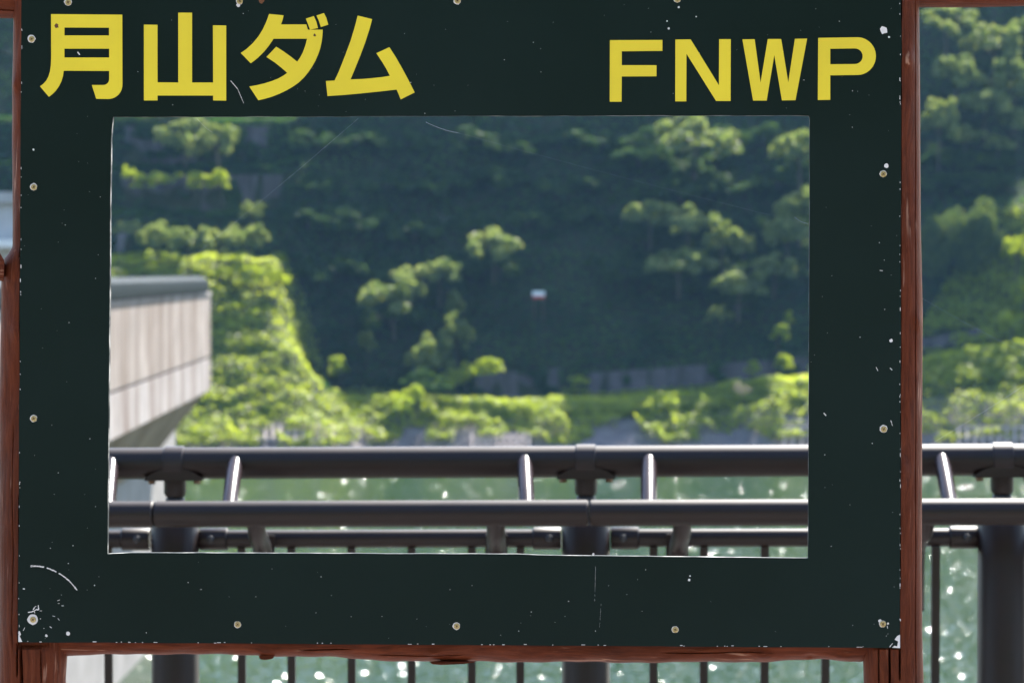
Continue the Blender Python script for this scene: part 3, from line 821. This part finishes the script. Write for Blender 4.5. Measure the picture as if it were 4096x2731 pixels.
for v in POSTS:
    t_ = top(v)
    p_ = rp(v, 1235)
    zt = rp(v, 1195).z
    m_ = MB(); m_.tube([(p_.x, p_.y, 0.0), (p_.x, p_.y, zt - 0.012), (p_.x, p_.y, zt)], [.0562, .0562, .050], 36); m_.build('post', M['rail'], rail, smooth=True)
    m_ = MB(); m_.tube([(p_.x, p_.y, 0.0), (p_.x, p_.y, 0.155)], .085, 24); m_.build('post_base', M['rail'], rail, smooth=True)
    zn = t_.z - 0.036
    m_ = MB(); m_.tube([(t_.x, t_.y, zt - .002), (t_.x, t_.y, zn - .046), (t_.x, t_.y, zn - .040)], [.034, .022, .014], 20); m_.build('collar', M['rubber'], rail, smooth=True)
    m_ = MB(); m_.tube([(t_.x, t_.y, zn - .042), (t_.x, t_.y, zn - .034), (t_.x, t_.y, zn + .012)], [.022, .0265, .0265], 20); m_.build('neck', M['rail'], rail, smooth=True)
    m_ = MB()
    u = (top(v + 10) - top(v - 10)).normalized()
    m_.tube([t_ - u * .0235, t_ - u * .0215, t_ + u * .0215, t_ + u * .0235], [.0385, .0410, .0410, .0385], 36); m_.build('clamp_ring', M['rail_clamp'], rail, smooth=True)
    m_ = MB()
    n_ = 8
    for j in range(n_):
        fa, fb = -1 + 2 * j / n_, -1 + 2 * (j + 1) / n_
        za, zb = .022 * (1 - abs(fa) ** 2.2), .022 * (1 - abs(fb) ** 2.2)
        A, B = t_ + u * (.068 * fa), t_ + u * (.068 * fb)
        lo = -.0385
        m_.hexa([A + Vector((0, -.037, lo)), B + Vector((0, -.037, lo)), B + Vector((0, .037, lo)), A + Vector((0, .037, lo)),
                 A + Vector((0, -.037, lo + .007 + za)), B + Vector((0, -.037, lo + .007 + zb)), B + Vector((0, .037, lo + .007 + zb)), A + Vector((0, .037, lo + .007 + za))])
    m_.build('saddle_plate', M['rail'], rail)
    for sx in (-1, 1):
        b_ = t_ + u * (.054 * sx) + Vector((0, -.012, -.0395))
        m_ = MB(); m_.tube([b_, b_ + Vector((0, 0, -.008))], .0085, 6); m_.build('bolt', M['bolt'], rail)
        A, B = mid(v + sx * 57), mid(v + sx * 122)
        m_ = MB(); d_ = (B - A).normalized() * .003
        m_.tube([A, A + d_, B - d_, B], [.0245, .0265, .0265, .0240], 28); sl = m_.build('sleeve', M['rail'], rail, smooth=True)
        q_ = A.lerp(B, .42) + Vector((0, -.0262, .002))
        m_ = MB(); m_.tube([q_, q_ + Vector((0, -.004, 0)), q_ + Vector((0, -.008, 0))], [.0095, .0095, .005], 14); m_.build('rivet', M['rubber'], rail, smooth=True)

# ---------------------------------------------------------------- the sign: green board with an opening, on stained logs
PY, PS = 3.94, -0.060
NRM = Vector((PS, -1, 0)).normalized()
TH = 0.009
def bp_(px, py, d=0.0):             # on the board's front plane, d metres proud of it
    return at(px, py, PY, PS) + NRM * d
sign = empty('photo_frame_sign', at(1850, 2600, PY, PS) * 1.0, 'dark green sign board with a large cut-out opening and yellow lettering', 'sign')
sign.location.z = 0.0

def shape(contours, k=1000.0):
    """filled 2-D outline(s) in photograph pixels -> triangles; holes are found by the fill"""
    cu = bpy.data.curves.new('outline', 'CURVE')
    cu.dimensions = '2D'; cu.fill_mode = 'BOTH'
    for c in contours:
        sp = cu.splines.new('POLY'); sp.points.add(len(c) - 1)
        for q, (x, y) in zip(sp.points, c): q.co = (x / k, -y / k, 0, 1)
        sp.use_cyclic_u = True
    ob = bpy.data.objects.new('outline', cu)
    me = bpy.data.meshes.new_from_object(ob)
    v = [(a.co.x * k, -a.co.y * k) for a in me.vertices]
    f = [tuple(p_.vertices) for p_ in me.polygons]
    bpy.data.objects.remove(ob); bpy.data.curves.remove(cu); bpy.data.meshes.remove(me)
    return v, f

def inlay(name, contours, mat, d0, d1, parent=sign, label=None, k=1000.0):
    """thin solid between depth d0 and d1 in front of the board"""
    v, f = shape(contours, k)
    m_ = MB()
    n_ = len(v)
    m_.v = [bp_(x, y, d1) for x, y in v]
    m_.f = list(f)
    for c in contours:
        b0 = len(m_.v); n_ = len(c)
        m_.v += [bp_(x, y, d1) for x, y in c] + [bp_(x, y, d0) for x, y in c]
        m_.f += [(b0 + i, b0 + (i + 1) % n_, b0 + n_ + (i + 1) % n_, b0 + n_ + i) for i in range(n_)]
    o = m_.build(name, mat, parent)
    if label: o['label'] = label
    return o

# board: ring of four sides round the opening, with worn pale edges
def wobble(a, b, n, amp, seed):
    rg = random.Random(seed)
    pts = []
    for i in range(n):
        t = i / n
        x, y = a[0] + (b[0] - a[0]) * t, a[1] + (b[1] - a[1]) * t
        if i:
            L_ = math.hypot(b[0] - a[0], b[1] - a[1]); nx, ny = -(b[1] - a[1]) / L_, (b[0] - a[0]) / L_
            e = rg.uniform(-amp, amp); x += nx * e; y += ny * e
        pts.append((x, y))
    return pts
OUT = wobble((85, -46), (3606, -58), 30, 0.8, 1) + wobble((3606, -58), (3600, 2590), 40, 1.3, 2) + wobble((3600, 2590), (72, 2567), 40, 0.9, 3) + wobble((72, 2567), (85, -46), 40, 1.3, 4)
TL, TR, BR, BL = (446, 469), (3238, 462), (3232, 2231), (430, 2209)
INN = wobble((452, 468), (3228, 462), 34, 0.9, 5) + [(3234, 464), (3238, 470)] + wobble((3239, 474), (3233, 2226), 24, 1.0, 6) + [(3232, 2231)] + wobble((3226, 2231), (2072, 2218), 14, 0.7, 7) \
    + [(2070, 2215)] + wobble((2068, 2215), (436, 2209), 18, 0.7, 8) + [(430, 2214)] + wobble((430, 2206), (445, 476), 22, 0.9, 9)
v, f = shape([OUT, INN])
m_ = MB()
m_.v = [bp_(x, y) for x, y in v]; m_.f = list(f)
nfront = len(m_.f)
b0 = len(m_.v); m_.v += [bp_(x, y, -TH) for x, y in v]; m_.f += [tuple(i + b0 for i in reversed(q_)) for q_ in f]
nback = len(m_.f)
for c in (OUT, INN):
    b0 = len(m_.v); n_ = len(c)
    m_.v += [bp_(x, y) for x, y in c] + [bp_(x, y, -TH) for x, y in c]
    m_.f += [(b0 + i, b0 + (i + 1) % n_, b0 + n_ + (i + 1) % n_, b0 + n_ + i) for i in range(n_)]
me = mesh('board', m_.v, m_.f)
board = link('board', me, [M['green'], M['edge']], sign)
me.polygons.foreach_set('material_index', [0] * nback + [1] * (len(m_.f) - nback))
bm = bmesh.new(); bm.from_mesh(me); bmesh.ops.recalc_face_normals(bm, faces=bm.faces); bm.to_mesh(me); bm.free()

# lettering
def arc(cx, cy, rx, ry, a0, a1, n=10):
    return [(cx + rx * math.cos(math.radians(a0 + (a1 - a0) * i / n)), cy + ry * math.sin(math.radians(a0 + (a1 - a0) * i / n))) for i in range(n + 1)]
def za(pts): return [(x / 1.38353, y / 1.38353) for x, y in pts]
def zb(pts): return [(2300 + x / 1.30958, y / 1.30958) for x, y in pts]
def smooth_poly(pts, it=1):
    return pts
TSUKI = [[(283, 80), (677, 83), (678, 470)] + arc(600, 470, 78, 79, 0, 90)[1:] + [(533, 548), (509, 472), (572, 472)] + arc(572, 438, 33, 34, 90, 0)[1:] +
         [(605, 394), (353, 393), (349, 422), (340, 452), (327, 478), (310, 503), (291, 522), (271, 537), (222, 479), (240, 466), (257, 447), (269, 424), (277, 398), (282, 365), (284, 320)],
         [(357, 154), (604, 155), (604, 198), (357, 198)], [(357, 271), (605, 271), (605, 320), (357, 320)]]
YAMA = [[(797, 138), (872, 139), (872, 457), (987, 458), (987, 72), (1063, 72), (1063, 458), (1180, 458), (1179, 142), (1252, 143), (1252, 558), (1180, 557), (1180, 530), (872, 530), (872, 557), (797, 557)]]
DA = [(1490, 79), (1570, 87), (1564, 112), (1555, 137), (1695, 137), (1704, 166), (1786, 166), (1785, 195), (1781, 230), (1773, 267), (1761, 302), (1746, 337), (1727, 371), (1705, 403), (1680, 433), (1652, 459),
      (1621, 481), (1585, 502), (1545, 521), (1504, 537), (1466, 548), (1430, 556), (1380, 480), (1420, 473), (1463, 463), (1505, 450), (1540, 436), (1567, 421), (1590, 405), (1562, 380), (1522, 348), (1475, 317),
      (1529, 260), (1570, 286), (1610, 315), (1645, 343), (1662, 319), (1677, 290), (1690, 254), (1700, 216), (1514, 216), (1492, 250), (1462, 287), (1428, 321), (1388, 352), (1333, 295), (1368, 270), (1400, 240), (1430, 204), (1455, 164), (1475, 120)]
DOT1 = [(1693, 105), (1737, 91), (1750, 120), (1760, 157), (1716, 166), (1706, 138)]
DOT2 = [(1752, 88), (1793, 74), (1806, 100), (1817, 138), (1776, 151), (1766, 119)]
MU = [(1980, 88), (2060, 108), (2045, 163), (2021, 237), (1994, 310), (1967, 376), (1940, 441), (2000, 439), (2060, 434), (2115, 428), (2158, 421), (2140, 386), (2117, 347), (2083, 296), (2155, 263), (2190, 317), (2226, 380),
      (2260, 443), (2295, 513), (2218, 551), (2207, 524), (2195, 497), (2105, 507), (2000, 518), (1900, 527), (1813, 533), (1804, 450), (1852, 447), (1876, 396), (1911, 307), (1941, 226), (1965, 146)]
LET_F = [(183, 212), (458, 211), (458, 268), (245, 270), (245, 343), (427, 343), (427, 401), (245, 402), (244, 534), (182, 534)]
LET_N = [(526, 209), (606, 208), (754, 448), (755, 207), (816, 207), (815, 530), (739, 530), (584, 283), (583, 532), (525, 532)]
LET_W = [(877, 208), (941, 207), (972, 434), (1010, 206), (1080, 206), (1117, 433), (1152, 205), (1216, 204), (1155, 526), (1084, 527), (1044, 290), (1004, 528), (933, 528)]
LET_P = [[(1274, 200), (1480, 197)] + arc(1480, 295.5, 96, 98.5, -90, 90, 22)[1:] + [(1337, 396), (1337, 524), (1272, 525)],
         [(1337, 257), (1465, 255)] + arc(1465, 296, 42, 41, -90, 90, 14)[1:] + [(1337, 338)]]
D1 = 0.0009
for lab, cs in (('first yellow character of the dam name, moon', [za(c) for c in TSUKI]), ('second yellow character of the dam name, mountain', [za(c) for c in YAMA]),
                ('third yellow character of the dam name, with two voicing dots', [za(DA)]), ('fourth yellow character of the dam name', [za(MU)]),
                ('yellow letter F', [zb(LET_F)]), ('yellow letter N', [zb(LET_N)]), ('yellow letter W', [zb(LET_W)]), ('yellow letter P', [zb(c) for c in LET_P])):
    o = inlay('letter', cs, M['yellow'], 0.0, D1, label=lab)
    if 'third' in lab:
        for c in (DOT1, DOT2):
            d_ = inlay('voicing_dot', [za(c)], M['yellow'], 0.0, D1, parent=None)
            d_.parent = o
            d_.matrix_parent_inverse = Matrix.Translation(-Vector(sign.location)) 
            d_.matrix_parent_inverse = (o.matrix_parent_inverse @ Matrix.Identity(4)).inverted() @ Matrix.Identity(4) if False else Matrix.Identity(4)

# screws with chipped paint round each
prg = random.Random(21)
def blob(cx, cy, r, n=12, j=0.25, rg=prg):
    return [(cx + r * (1 + rg.uniform(-j, j)) * math.cos(6.2832 * i / n), cy + r * (1 + rg.uniform(-j, j)) * math.sin(6.2832 * i / n)) for i in range(n)]
SCREWS = [(157, 6), (551, 3), (1051, 2), (1556, -1), (73, 90), (78, 430), (78, 961), (76, 1422), (2029, 400), (2030, 985), (2028, 1432), (546, 1433), (1049, 1437), (1551, 1445)]
for i, (vx, vy) in enumerate(SCREWS):
    x, y = vx * VS, vy * VS
    ring = inlay('chipped_paint', [blob(x - 1.2, y + prg.uniform(-1.5, 1.5), prg.uniform(13.5, 16) if i != 7 else 21, 16, 0.10)], M['chip'], 0.0, 0.0004)
    m_ = MB()
    c0 = bp_(x, y, 0.0005)
    r_ = 12.4 * PY / F_PX
    ex = Vector((1, PS, 0)).normalized(); ez = Vector((0, 0, 1))
    n_ = 18
    vsx = []
    for rr_, d in ((1.0, 0.0), (0.97, 0.0006), (0.8, 0.0012)):
        vsx += [c0 + (ex * math.cos(6.2832 * k / n_) + ez * math.sin(6.2832 * k / n_)) * (r_ * rr_) + NRM * d for k in range(n_)]
    m_.add(vsx, [(s * n_ + k, s * n_ + (k + 1) % n_, s * n_ + n_ + (k + 1) % n_, s * n_ + n_ + k) for s in (0, 1) for k in range(n_)] + [tuple(range(2 * n_, 3 * n_))])
    sc_ = m_.build('screw', M['brass'], sign)
    a_ = prg.uniform(0, 1.5)
    m_ = MB()
    for da in (0, math.pi / 2):
        d1 = (ex * math.cos(a_ + da) + ez * math.sin(a_ + da)); d2 = (ex * -math.sin(a_ + da) + ez * math.cos(a_ + da))
        q_ = c0 + NRM * (0.00135 + 0.0001 * (da > 0))
        m_.add([q_ - d1 * r_ * .5 - d2 * r_ * .13, q_ + d1 * r_ * .5 - d2 * r_ * .13, q_ + d1 * r_ * .5 + d2 * r_ * .13, q_ - d1 * r_ * .5 + d2 * r_ * .13], [(0, 1, 2, 3)])
    m_.build('slot', M['slot'], sc_).matrix_parent_inverse = Matrix.Identity(4)

# chips and scratches in the paint (flat, lying on the board)
m_ = MB()
def chip_poly(pts, d=0.0004):
    b0 = len(m_.v); m_.v += [bp_(x, y, d) for x, y in pts]; m_.f.append(tuple(range(b0, b0 + len(pts))))
def stroke(pts, w, gap=0.0):
    for (x0, y0), (x1, y1) in zip(pts[:-1], pts[1:]):
        L_ = math.hypot(x1 - x0, y1 - y0) or 1
        k = max(1, int(L_ / 9))
        for s in range(k):
            if prg.random() < gap: continue
            t0, t1 = s / k, (s + .92) / k
            nx, ny = -(y1 - y0) / L_, (x1 - x0) / L_
            wa, wb = w * prg.uniform(.4, 1.1), w * prg.uniform(.4, 1.1)
            ax, ay, bx, by = x0 + (x1 - x0) * t0, y0 + (y1 - y0) * t0, x0 + (x1 - x0) * t1, y0 + (y1 - y0) * t1
            chip_poly([(ax - nx * wa, ay - ny * wa), (bx - nx * wb, by - ny * wb), (bx + nx * wa, by + ny * wa), (ax + nx * wb, ay + ny * wb)])
z5 = lambda pts: [(x / 2.4844, 2100 + y / 2.4844) for x, y in pts]
stroke(z5([(305, 405), (330, 404), (390, 406), (440, 415), (490, 430), (540, 452), (585, 475), (625, 500), (660, 527), (690, 553), (715, 580), (740, 610), (768, 645)]), 3.6, 0.1)
chip_poly(blob(*z5([(314, 405)])[0], 4.5, 8))
stroke(z5([(278, 863), (310, 860), (335, 850), (350, 872)]), 2.6); stroke(z5([(330, 838), (345, 812), (362, 800)]), 2.0); stroke(z5([(338, 852), (360, 835), (385, 838), (380, 790)]), 3.0)
stroke(z5([(522, 898), (550, 905), (575, 922), (592, 945), (588, 970), (577, 1000)]), 1.4, 0.4)
stroke(z5([(395, 848), (445, 850)]), 1.2, 0.4); stroke(z5([(570, 748), (598, 738)]), 1.3, .2); stroke(z5([(575, 775), (595, 775)]), 1.3); stroke(z5([(612, 798), (636, 798)]), 1.3)
stroke(z5([(495, 1003), (515, 1020)]), 1.8); stroke(z5([(230, 1045), (250, 1012)]), 1.5, .2); stroke(z5([(228, 628), (250, 632)]), 2.2)
chip_poly(blob(*z5([(675, 1075)])[0], 7.5, 10)); chip_poly(blob(*z5([(460, 1095)])[0], 5.5, 9)); chip_poly(blob(*z5([(940, 595)])[0], 2.6, 7)); chip_poly(blob(*z5([(680, 378)])[0], 2.2, 6))
chip_poly(blob(*z5([(403, 928)])[0], 2.4, 6))
chip_poly(z5([(183, 1085), (196, 1100), (222, 1156), (183, 1157)])); chip_poly(z5([(186, 1048), (196, 1050), (203, 1065), (210, 1082), (196, 1100), (185, 1084)]))
# right hand edge and corners
k3 = 3.638
z6 = lambda pts: [(3300 + x / k3, 2300 + y / k3) for x, y in pts]
chip_poly(z6([(1092, 860), (1092, 1056), (975, 1050), (1010, 1020), (1050, 1030), (1064, 960), (1012, 932), (1050, 880)]))
stroke(z6([(940, 1040), (985, 985)]), 2.0, .3); stroke(z6([(905, 730), (912, 775)]), 1.2); chip_poly(blob(*z6([(800, 663)])[0], 6.5, 10)); chip_poly(blob(*z6([(915, 700)])[0], 4.5, 9))
stroke(z6([(460, 1042), (545, 1042)]), 1.3, .2); chip_poly(blob(*z6([(892, 880)])[0], 1.6, 6)); chip_poly(blob(*z6([(403, 725)])[0], 1.5, 6))
for vx, vy, r_ in ((2036, 381, 9), (2030, 70, 15), (2042, 86, 4), (1536, 66, 4.6), (1532, 49, 3), (1599, 39, 3), (2047, 782, 7), (1583, 1331, 5), (77, 344, 4), (1559, 17, 4), (1306, 1380, 2), (1585, 1322, 3), (1363, 1272, 5), (545, 3, 3), (548, 12, 8)):
    chip_poly(blob(vx * VS, vy * VS, r_, 9))
for a, b, w_ in (((530, 186), (546, 205), 1.6), ((546, 205), (560, 238), 1.2), ((1892, 948), (1898, 955), 2), ((2046, 965), (2050, 978), 2), ((2012, 843), (2017, 852), 2), ((2044, 845), (2050, 850), 2), ((178, 120), (184, 127), 3), ((1368, 1300), (1366, 1380), .35), ((2013, 620), (2028, 622), 1.6), ((1323, 1408), (1321, 1420), 1.4), ((1381, 1380), (1377, 1440), .25)):
    stroke([(a[0] * VS, a[1] * VS), (b[0] * VS, b[1] * VS)], w_, .15)
# worn edges
for i in range(120):
    side = prg.random()
    if side < .38: x, y = 3602 - prg.random() * 3, prg.uniform(0, 2560)
    elif side < .72:
        y = prg.uniform(0, 2560); x = 85 - 13 * y / 2567 + 2 + prg.random() * 3
    else:
        x = prg.uniform(80, 3590); y = 2567 + 23 * (x - 72) / 3528 - 2 - prg.random() * 3
    l = prg.choice([2, 2, 3, 3, 5, 8]); w_ = prg.uniform(0.8, 1.7)
    chip_poly([(x - w_, y - l), (x + w_, y - l * .7), (x + w_ * .8, y + l), (x - w_, y + l * .8)] if side < .72 else [(x - l, y - w_), (x + l, y - w_ * .7), (x + l * .8, y + w_), (x - l, y + w_)])
# fine specks all over
for i in range(420):
    x, y = prg.uniform(95, 3590), prg.uniform(5, 2560)
    if 425 < x < 3240 and 455 < y < 2235: continue
    chip_poly(blob(x, y, prg.choice([.8, .9, 1.0, 1.2, 1.6, 2.0]), 5))
o = m_.build('paint_chips', M['chip'], sign); o['kind'] = 'stuff'
m_ = MB()
for x, y, r_ in ((314, 145, 9), (1742, 197, 6), (441, 297, 0.1)):
    X_, Y_ = x / 1.38353, y / 1.38353
    chip_poly(blob(X_, Y_, r_, 10, .35), D1 + 0.0002)
chip_poly(blob(1045, 3.5, 11, 10), 0.0003)
m_.build('rust_spot', M['rust'], sign)

# logs: cross sections swept along an axis, the front sampled finely so checks and rebates can be cut in
def log(name, mat, stations, axis, front, depth, parent, seed, cuts=(), rebate=None, knots=(), nf=110):
    """stations: (along, lo, hi) in photograph pixels; front/depth in metres behind the board front"""
    rg = random.Random(seed)
    ph = [rg.uniform(0, 6.28) for _ in range(6)]
    m_ = MB()
    rings = []
    for (s, lo, hi) in stations:
        ring = []
        for i in range(nf + 1):
            t = i / nf
            c = lo + (hi - lo) * t
            rnd = 1 - math.sqrt(max(0.0, 1 - abs(2 * t - 1) ** 2.6))
            d = front + depth * 0.42 * rnd
            d += 0.0012 * math.sin(s * .004 + t * 5 + ph[0]) + 0.0008 * math.sin(s * .011 + t * 9 + ph[1]) + 0.0004 * math.sin(s * .03 + t * 17 + ph[2])
            for (kc, ks, kr, kh) in knots:
                q = ((c - kc) ** 2 + ((s - ks) * .6) ** 2) / kr ** 2
                if q < 4: d -= kh * math.exp(-q * 1.5)
            for (cc, s0, s1, cw, cd, wob) in cuts:
                if s0 <= s <= s1:
                    e = abs(c - cc - wob * math.sin(s * .012))
                    cw = max(cw, 3.2)
                    if e < cw: d += cd * (1 - e / cw) * min(1, (s - s0 + 20) / 60, (s1 - s + 20) / 60)
            if rebate and rebate(c, s): d = max(d, TH + 0.0025)
            ring.append((c, d))
        for i in range(1, 9):
            a = math.pi * i / 9
            mid_, hw = (lo + hi) / 2, (hi - lo) / 2
            ring.append((mid_ + hw * math.cos(a), front + depth * 0.42 + depth * .58 * math.sin(a)))
        rings.append([bp_(c, s, -d) if axis == 'Z' else bp_(s, c, -d) for c, d in ring])
    n_ = len(rings[0])
    for r_ in rings: m_.v += r_
    for k in range(len(rings) - 1):
        for i in range(n_):
            a, b = k * n_ + i, k * n_ + (i + 1) % n_
            m_.f.append((a, b, b + n_, a + n_))
    m_.f.append(tuple(range(n_))[::-1]); m_.f.append(tuple(range((len(rings) - 1) * n_, len(rings) * n_)))
    me = mesh(name, m_.v, m_.f)
    bm = bmesh.new(); bm.from_mesh(me); bmesh.ops.recalc_face_normals(bm, faces=bm.faces); bm.to_mesh(me); bm.free()
    o = link(name, me, mat, parent, smooth=True)
    sharp_edges(me, 0.9)
    return o

def spline(pts, step):
    out = []
    s = pts[0][0]
    xs = [p_[0] for p_ in pts]; lo = [p_[1] for p_ in pts]; hi = [p_[2] for p_ in pts]
    while s <= pts[-1][0]:
        out.append((s, float(np.interp(s, xs, lo)), float(np.interp(s, xs, hi)))); s += step
    return out
GZ = 5450                            # photograph row where the posts meet the paving
edge_r = lambda y: 3606 - 6 * y / 2590 + 1.5
edge_l = lambda y: 85 - 13 * y / 2567 - 1.5
stR = spline([(-160, 3440, 3684), (0, 3450, 3686), (400, 3455, 3690), (900, 3455, 3692), (1250, 3455, 3700), (1340, 3455, 3699), (1700, 3460, 3698), (2100, 3460, 3697), (2560, 3458, 3698), (2640, 3459, 3700), (2731, 3461, 3703), (3200, 3462, 3706), (GZ, 3455, 3710)], 14)
log('post', M['wood_v'], stR, 'Z', 0.0015, 0.085, sign, 1,
    cuts=[(3600, 2592, 2715, 4, .02, 0), (3559, 2592, 5400, 5, .02, 1), (3664, -100, 2900, 2.5, .0025, 1), (3516, 2592, 5400, 2.5, .008, 1)],
    rebate=lambda c, s: c < edge_r(s) and s < 2592, knots=[(3642, 235, 26, .006), (3676, 1282, 22, .006), (3615, 1875, 26, .004)])
stL = spline([(-160, -70, 225), (0, 40, 230), (57, 32, 232), (300, 27, 235), (600, 26, 236), (900, 29, 236), (985, 30, 237), (1012, 14, 238), (1040, -8, 238), (1100, -16, 238), (1600, -24, 240), (2100, -26, 240), (2590, -22, 240), (2640, -22, 244), (2731, -24, 238), (3200, -26, 238), (GZ, -20, 240)], 14)
log('post', M['wood_v'], stL, 'Z', 0.0015, 0.085, sign, 2,
    cuts=[(66, 2580, 2700, 4, .02, 0), (82, 2592, 5400, 6, .022, 2), (160, 2600, 5400, 2, .006, 1), (48, 1700, 2600, 2, .0025, 2)],
    rebate=lambda c, s: c > edge_l(s) and s < 2592, knots=[(52, 335, 22, .006), (60, 1330, 26, .006)])
hs = []
for (x, lo, hi) in spline([(168, 2560, 2610), (180, 2500, 2632), (205, 2490, 2643), (240, 2487, 2643), (300, 2485, 2639), (520, 2484, 2632), (720, 2484, 2633), (1000, 2484, 2637), (1300, 2485, 2645), (1500, 2486, 2658), (1720, 2487, 2662),
                           (2000, 2488, 2664), (2300, 2490, 2666), (2700, 2492, 2666), (3000, 2494, 2664), (3200, 2495, 2658), (3290, 2495, 2655), (3400, 2497, 2662), (3455, 2500, 2664), (3500, 2510, 2640), (3530, 2550, 2600)], 11):
    e = 2.2 * math.sin(x * .013) + 1.3 * math.sin(x * .041 + 1)
    hs.append((x, lo, hi + e))
log('beam', M['wood_h'], hs, 'X', TH + 0.010, 0.075, sign, 3,
    cuts=[(2628, 1500, 1850, 2.5, .003, 3), (2616, 2650, 3050, 2.5, .003, 3), (2604, 1180, 1400, 2.5, .004, 3)],
    knots=[(2622, 1733, 16, .004), (2634, 3058, 28, .008), (2640, 3370, 22, .004), (2636, 3245, 14, -.006)])
tb = [(x, -60 - 0.0119 * x * 0 - 150, 58.5 - 0.01185 * x + 1.6 * math.sin(x * .01)) for x in range(-420, 4400, 16)]
log('top_beam', M['wood_h'], tb, 'X', 0.026, 0.085, sign, 4, cuts=[(30, -400, 300, 2, .004, 4)])
# loose bark splinter at the left post, torn strips under the beam
m_ = MB()
m_.add([bp_(-14, 1120, .004), bp_(16, 1125, .003), bp_(20, 1040, .006), bp_(4, 1008, .010), bp_(-12, 1030, .006), bp_(2, 1080, -.03)], [(0, 1, 2, 3, 4), (0, 5, 1), (1, 5, 2), (2, 5, 3), (3, 5, 4), (4, 5, 0)])
m_.build('bark_splinter', M['wood_h'], sign)
m_ = MB()
m_.add([bp_(1022, 2632, -.03), bp_(1088, 2632, -.03), bp_(1078, 2644, -.028), bp_(1048, 2649, -.028), bp_(1028, 2646, -.028), bp_(1055, 2634, -.05)], [(0, 1, 2, 3, 4), (0, 5, 1), (1, 5, 2), (2, 5, 3), (3, 5, 4), (4, 5, 0)])
m_.build('bark_splinter', M['wood_h'], sign)
m_ = MB()
m_.add([bp_(1710, 2656, -.03), bp_(1900, 2657, -.03), bp_(1850, 2665, -.028), bp_(1760, 2669, -.028), bp_(1722, 2666, -.028), bp_(1800, 2655, -.05)], [(0, 1, 2, 3, 4), (0, 5, 1), (1, 5, 2), (2, 5, 3), (3, 5, 4), (4, 5, 0)])
m_.build('bark_splinter', M['wood_h'], sign)


# ---------------------------------------------------------------- spider threads across the opening and beside the post
def thread(a, b, r_, lab, d=-0.02, d2=-0.02, sag=0.002):
    A, B = bp_(a[0] * VS, a[1] * VS, d), bp_(b[0] * VS, b[1] * VS, d2)
    pts = [A.lerp(B, t / 8) + Vector((0, 0, -sag * 4 * (t / 8) * (1 - t / 8))) for t in range(9)]
    m_ = MB(); m_.tube(pts, r_, 5)
    tag(m_.build('spider_thread', M['thread'], smooth=True), lab, 'spider thread')
thread((820, 270), (430, 595), .000035, 'long spider thread slanting across the upper left of the opening')
thread((975, 279), (1050, 304), .00012, 'short bright spider thread under the top edge of the opening')
thread((1050, 304), (1858, 515), .000016, 'faint long spider thread running to the right side of the opening')
thread((448, 272), (482, 302), .0001, 'short spider thread at the top left corner of the opening')
thread((2150, 1018), (2420, 835), .00007, 'spider thread slanting up to the right of the right post', -0.03, 0.02)
thread((2122, 685), (2330, 800), .00004, 'faint spider thread slanting down to the right of the right post', -0.03, 0.02)
thread((1826, 498), (1858, 513), .0001, 'short bent spider thread on the right edge of the opening')

# ---------------------------------------------------------------- air between here and the far bank
m_ = MB(); m_.box((-440, -330, -26), (440, 420, 150))
hz = m_.build('haze', None)
tag(hz, kind='stuff')
hm = bpy.data.materials.new('haze_air'); hm.use_nodes = True
hn = hm.node_tree.nodes; hn.clear()
ho = hn.new('ShaderNodeOutputMaterial'); hv = hn.new('ShaderNodeVolumePrincipled')
hv.inputs['Color'].default_value = (0.32, 0.64, 1.0, 1)
hv.inputs['Density'].default_value = 0.00008
hv.inputs['Anisotropy'].default_value = 0.2
hm.node_tree.links.new(hv.outputs[0], ho.inputs['Volume'])
hz.data.materials.append(hm)
